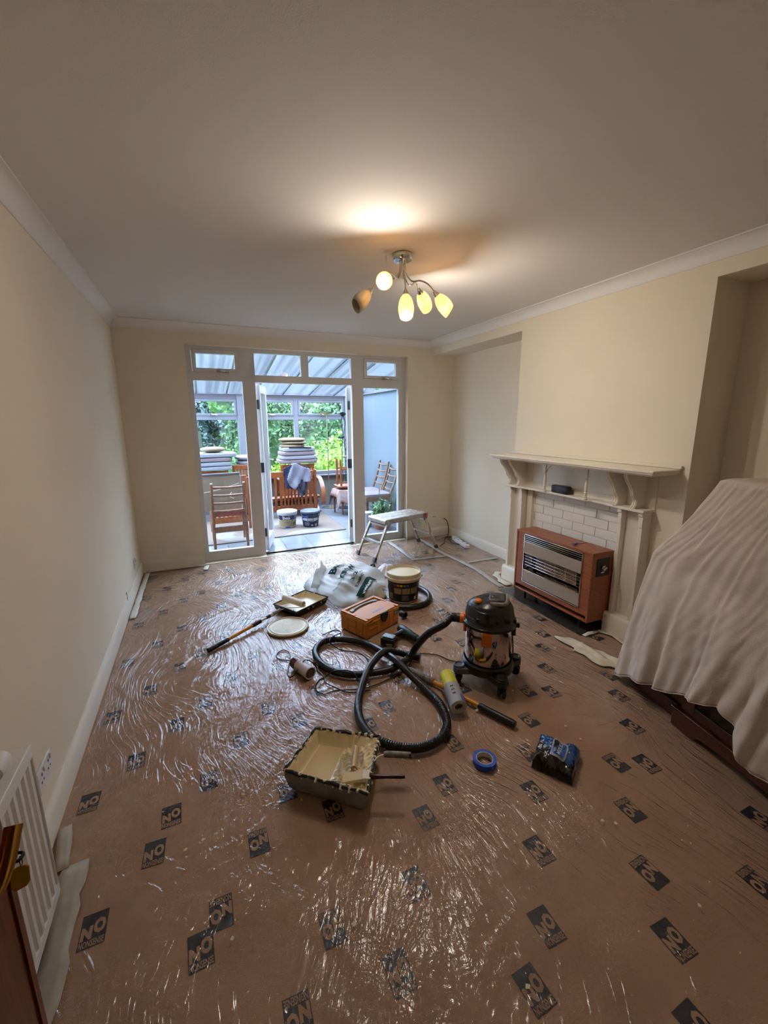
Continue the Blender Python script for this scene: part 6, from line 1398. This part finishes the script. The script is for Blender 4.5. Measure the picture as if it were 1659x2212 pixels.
# ================================================================= CABINET UNDER THE DUST SHEET
O = Vector((2.80, 1.49, 0)); cu = Vector((-.235, -.972, 0)); cv = Vector((.972, -.235, 0))
cabP = lambda u, v, z: O+cu*u+cv*v+Vector((0, 0, z))
def kb(u0, u1, v0, v1, z0, z1, mb=None): return (mb or MB()).hexa([cabP(u0, v1, z0), cabP(u1, v1, z0), cabP(u1, v0, z0), cabP(u0, v0, z0), cabP(u0, v1, z1), cabP(u1, v1, z1), cabP(u1, v0, z1), cabP(u0, v0, z1)])
cab = thing('glazed_cabinet', 'dark wooden cabinet with glass door under the dust sheet', 'cabinet', cabP(.6, .25, .008))
mb = kb(.04, .36, .06, .45, FZ, .76); mb.build('side_section', 'wood_dark', cab, bevel=.003)
kb(.035, .365, .045, .06, FZ, .09).build('skirting', 'wood_dark', cab, bevel=.003)
mb = kb(.36, 1.30, .44, .46, .09, .78); kb(.36, .385, .02, .44, .09, .78, mb); kb(1.28, 1.30, .02, .44, .09, .78, mb); kb(.36, 1.30, .02, .44, .74, .78, mb); kb(.36, 1.30, .02, .44, .09, .11, mb)
mb.build('carcass', 'wood_dark', cab)
mb = MB(); P_ = [(.345, FZ), (.345, .105), (1.32, .105), (1.32, FZ), (1.24, FZ), (1.20, .035), (1.12, .045), (.62, .045), (.50, .035), (.46, FZ)]
mb.prism(P_, cabP(0, -.005, 0), cu, (0, 0, 1), cv, .02); kb(.34, 1.33, -.012, .02, .095, .110, mb); mb.build('bracket_plinth', 'wood_dark', cab, bevel=.002)
mb = kb(.385, .45, .005, .02, .112, .74); kb(.82, .86, .005, .02, .112, .74, mb); kb(1.23, 1.28, .005, .02, .112, .74, mb); kb(.45, 1.23, .005, .02, .112, .165, mb); kb(.45, 1.23, .005, .02, .69, .74, mb); mb.build('door_frame', 'wood_dark', cab, bevel=.002)
for a0, a1 in ((.45, .82), (.86, 1.23)): kb(a0, a1, .010, .013, .165, .69).build('door_glass', 'cab_glass', cab, smooth=0)
kb(.385, 1.28, .05, .43, .38, .395).build('shelf', 'wood_dark', cab)
tag(MB().rbox(tuple(cabP(.66, .16, .185)), (.16, .17, .15), .2, e=3).build('china_jar', 'label_white'), 'pale china jar inside the cabinet behind the glass', 'jar')
tag(MB().rbox(tuple(cabP(.60, .11, .215)), (.06, .06, .05), .2, e=2).rbox(tuple(cabP(.66, .08, .19)), (.05, .05, .04), .2, e=2).build('silk_flower', 'flower_pink'), 'pink silk flower beside the china jar in the cabinet', 'flower')
tb = thing('boxed_item', 'tall dark box standing on the cabinet, hidden by the dust sheet', 'box', cabP(.75, .22, .782))
kb(.38, 1.12, .05, .40, .782, 1.235).build('box_body', 'black', tb)

# dust sheet: lofted cloth with folds
keys = [  # s, top(u,v), shoulder(u,v,z), hem(u,v,z)
 (0.00, (.34, .42), (.02, .60, .78), (-.03, .62, .03)),
 (0.12, (.33, .22), (.00, .30, .795), (-.07, .28, .03)),
 (0.22, (.34, .08), (-.01, .115, .81), (-.075, .06, .025)),
 (0.27, (.37, .045), (.03, .06, .80), (-.06, .00, .03)),
 (0.36, (.45, .035), (.16, .035, .79), (.10, -.035, .10)),
 (0.45, (.55, .03), (.33, .02, .79), (.26, -.04, .155)),
 (0.56, (.66, .03), (.52, .01, .79), (.45, -.05, .235)),
 (0.66, (.76, .03), (.66, .00, .79), (.60, -.055, .285)),
 (0.72, (.82, .03), (.74, .0, .79), (.70, -.06, .26)),
 (0.78, (.90, .03), (.84, .0, .79), (.78, -.075, .165)),
 (0.88, (1.02, .03), (1.02, .0, .79), (1.0, -.07, .18)),
 (1.00, (1.16, .03), (1.25, .0, .79), (1.32, -.08, .10))]
def kinterp(s_):
    for a, b in zip(keys[:-1], keys[1:]):
        if s_ <= b[0]+1e-9:
            f_ = (s_-a[0])/(b[0]-a[0]); f_ = f_*f_*(3-2*f_)*.5+f_*.5
            return [tuple(x*(1-f_)+y*f_ for x, y in zip(a[i], b[i])) for i in (1, 2, 3)]
    return [keys[-1][i] for i in (1, 2, 3)]
def sheet(s_, t_):
    top, sh, he = kinterp(s_)
    zt = 1.262-.012*abs(s_-.5)
    if t_ < .12:   # flat top
        f_ = t_/.12; u = .75*(1-f_)+top[0]*f_; v = .30*(1-f_)+top[1]*f_; z = zt+.004*math.sin(u*20)*(1-f_)-.006*f_**4
    elif t_ < .5:
        f_ = (t_-.12)/.38; e_ = f_**1.0; k_ = 1-(1-f_)**1.25
        u = top[0]*(1-f_)+sh[0]*f_; v = top[1]*(1-f_)+sh[1]*f_; sag = .035*math.sin(pi*f_)*(1 if s_ < .5 else .3)
        z = (zt-.006)*(1-e_)+sh[2]*e_-sag*(1 if s_ < .4 else .4)
        v -= .010*math.sin(pi*f_)
    else:
        f_ = (t_-.5)/.5; u = sh[0]*(1-f_)+he[0]*f_; v = sh[1]*(1-f_)+he[1]*f_; z = sh[2]*(1-f_)+he[2]*f_; v -= .012*math.sin(pi*f_)
    g = max(0, (t_-.3)/.7); 
    gg = max(0, (t_-.42)/.58); w_s = s_+.02*math.sin(t_*7+s_*9)
    fo = (.016*math.sin(w_s*31+1.0+1.5*math.sin(s_*11))+.010*math.sin(w_s*63+2+t_*2+2*math.sin(s_*17)))*gg**1.1+.004*math.sin(w_s*149+t_*6+2*math.sin(s_*23))*g
    big = .030*math.exp(-((s_-(.40+.0*t_))/.018)**2)*g+.035*math.exp(-((s_-.765)/.020)**2)*g-.028*math.exp(-((s_-.43)/.02)**2)*g
    sm = .0012*math.sin(s_*190+t_*31+3*math.sin(t_*13+s_*7))+.0010*math.sin(t_*61+s_*53+2*math.sin(s_*31))
    nrm = Vector((0, -1)) if s_ > .26 else Vector((-.95, -.3)) if s_ < .2 else Vector((-.7, -.7))
    dlt = fo+big+sm*(1 if t_ > .12 else .2)
    z += .004*math.sin(s_*60)*g
    # keep clear of the carcass
    return cabP(u+nrm.x*dlt, v+nrm.y*dlt-.012*g, max(.014, z))
mb = MB().grid(sheet, 190, 80)
o = mb.build('dust_sheet', 'dust_sheet', smooth=180, solid=.003); tag(o, 'large off-white cotton dust sheet draped over the furniture on the right', 'dust sheet')
hemb = MB().tube([sheet(i/120, 1.0) for i in range(121)], .003, 6).build('hem', 'dust_sheet', o)
hemb2 = MB().tube([sheet(.56+.16*i/20, .235+.010*math.sin(i*.15)) +Vector((0, 0, .004)) for i in range(21)], .0035, 6).build('fold_ridge', 'dust_sheet', o)
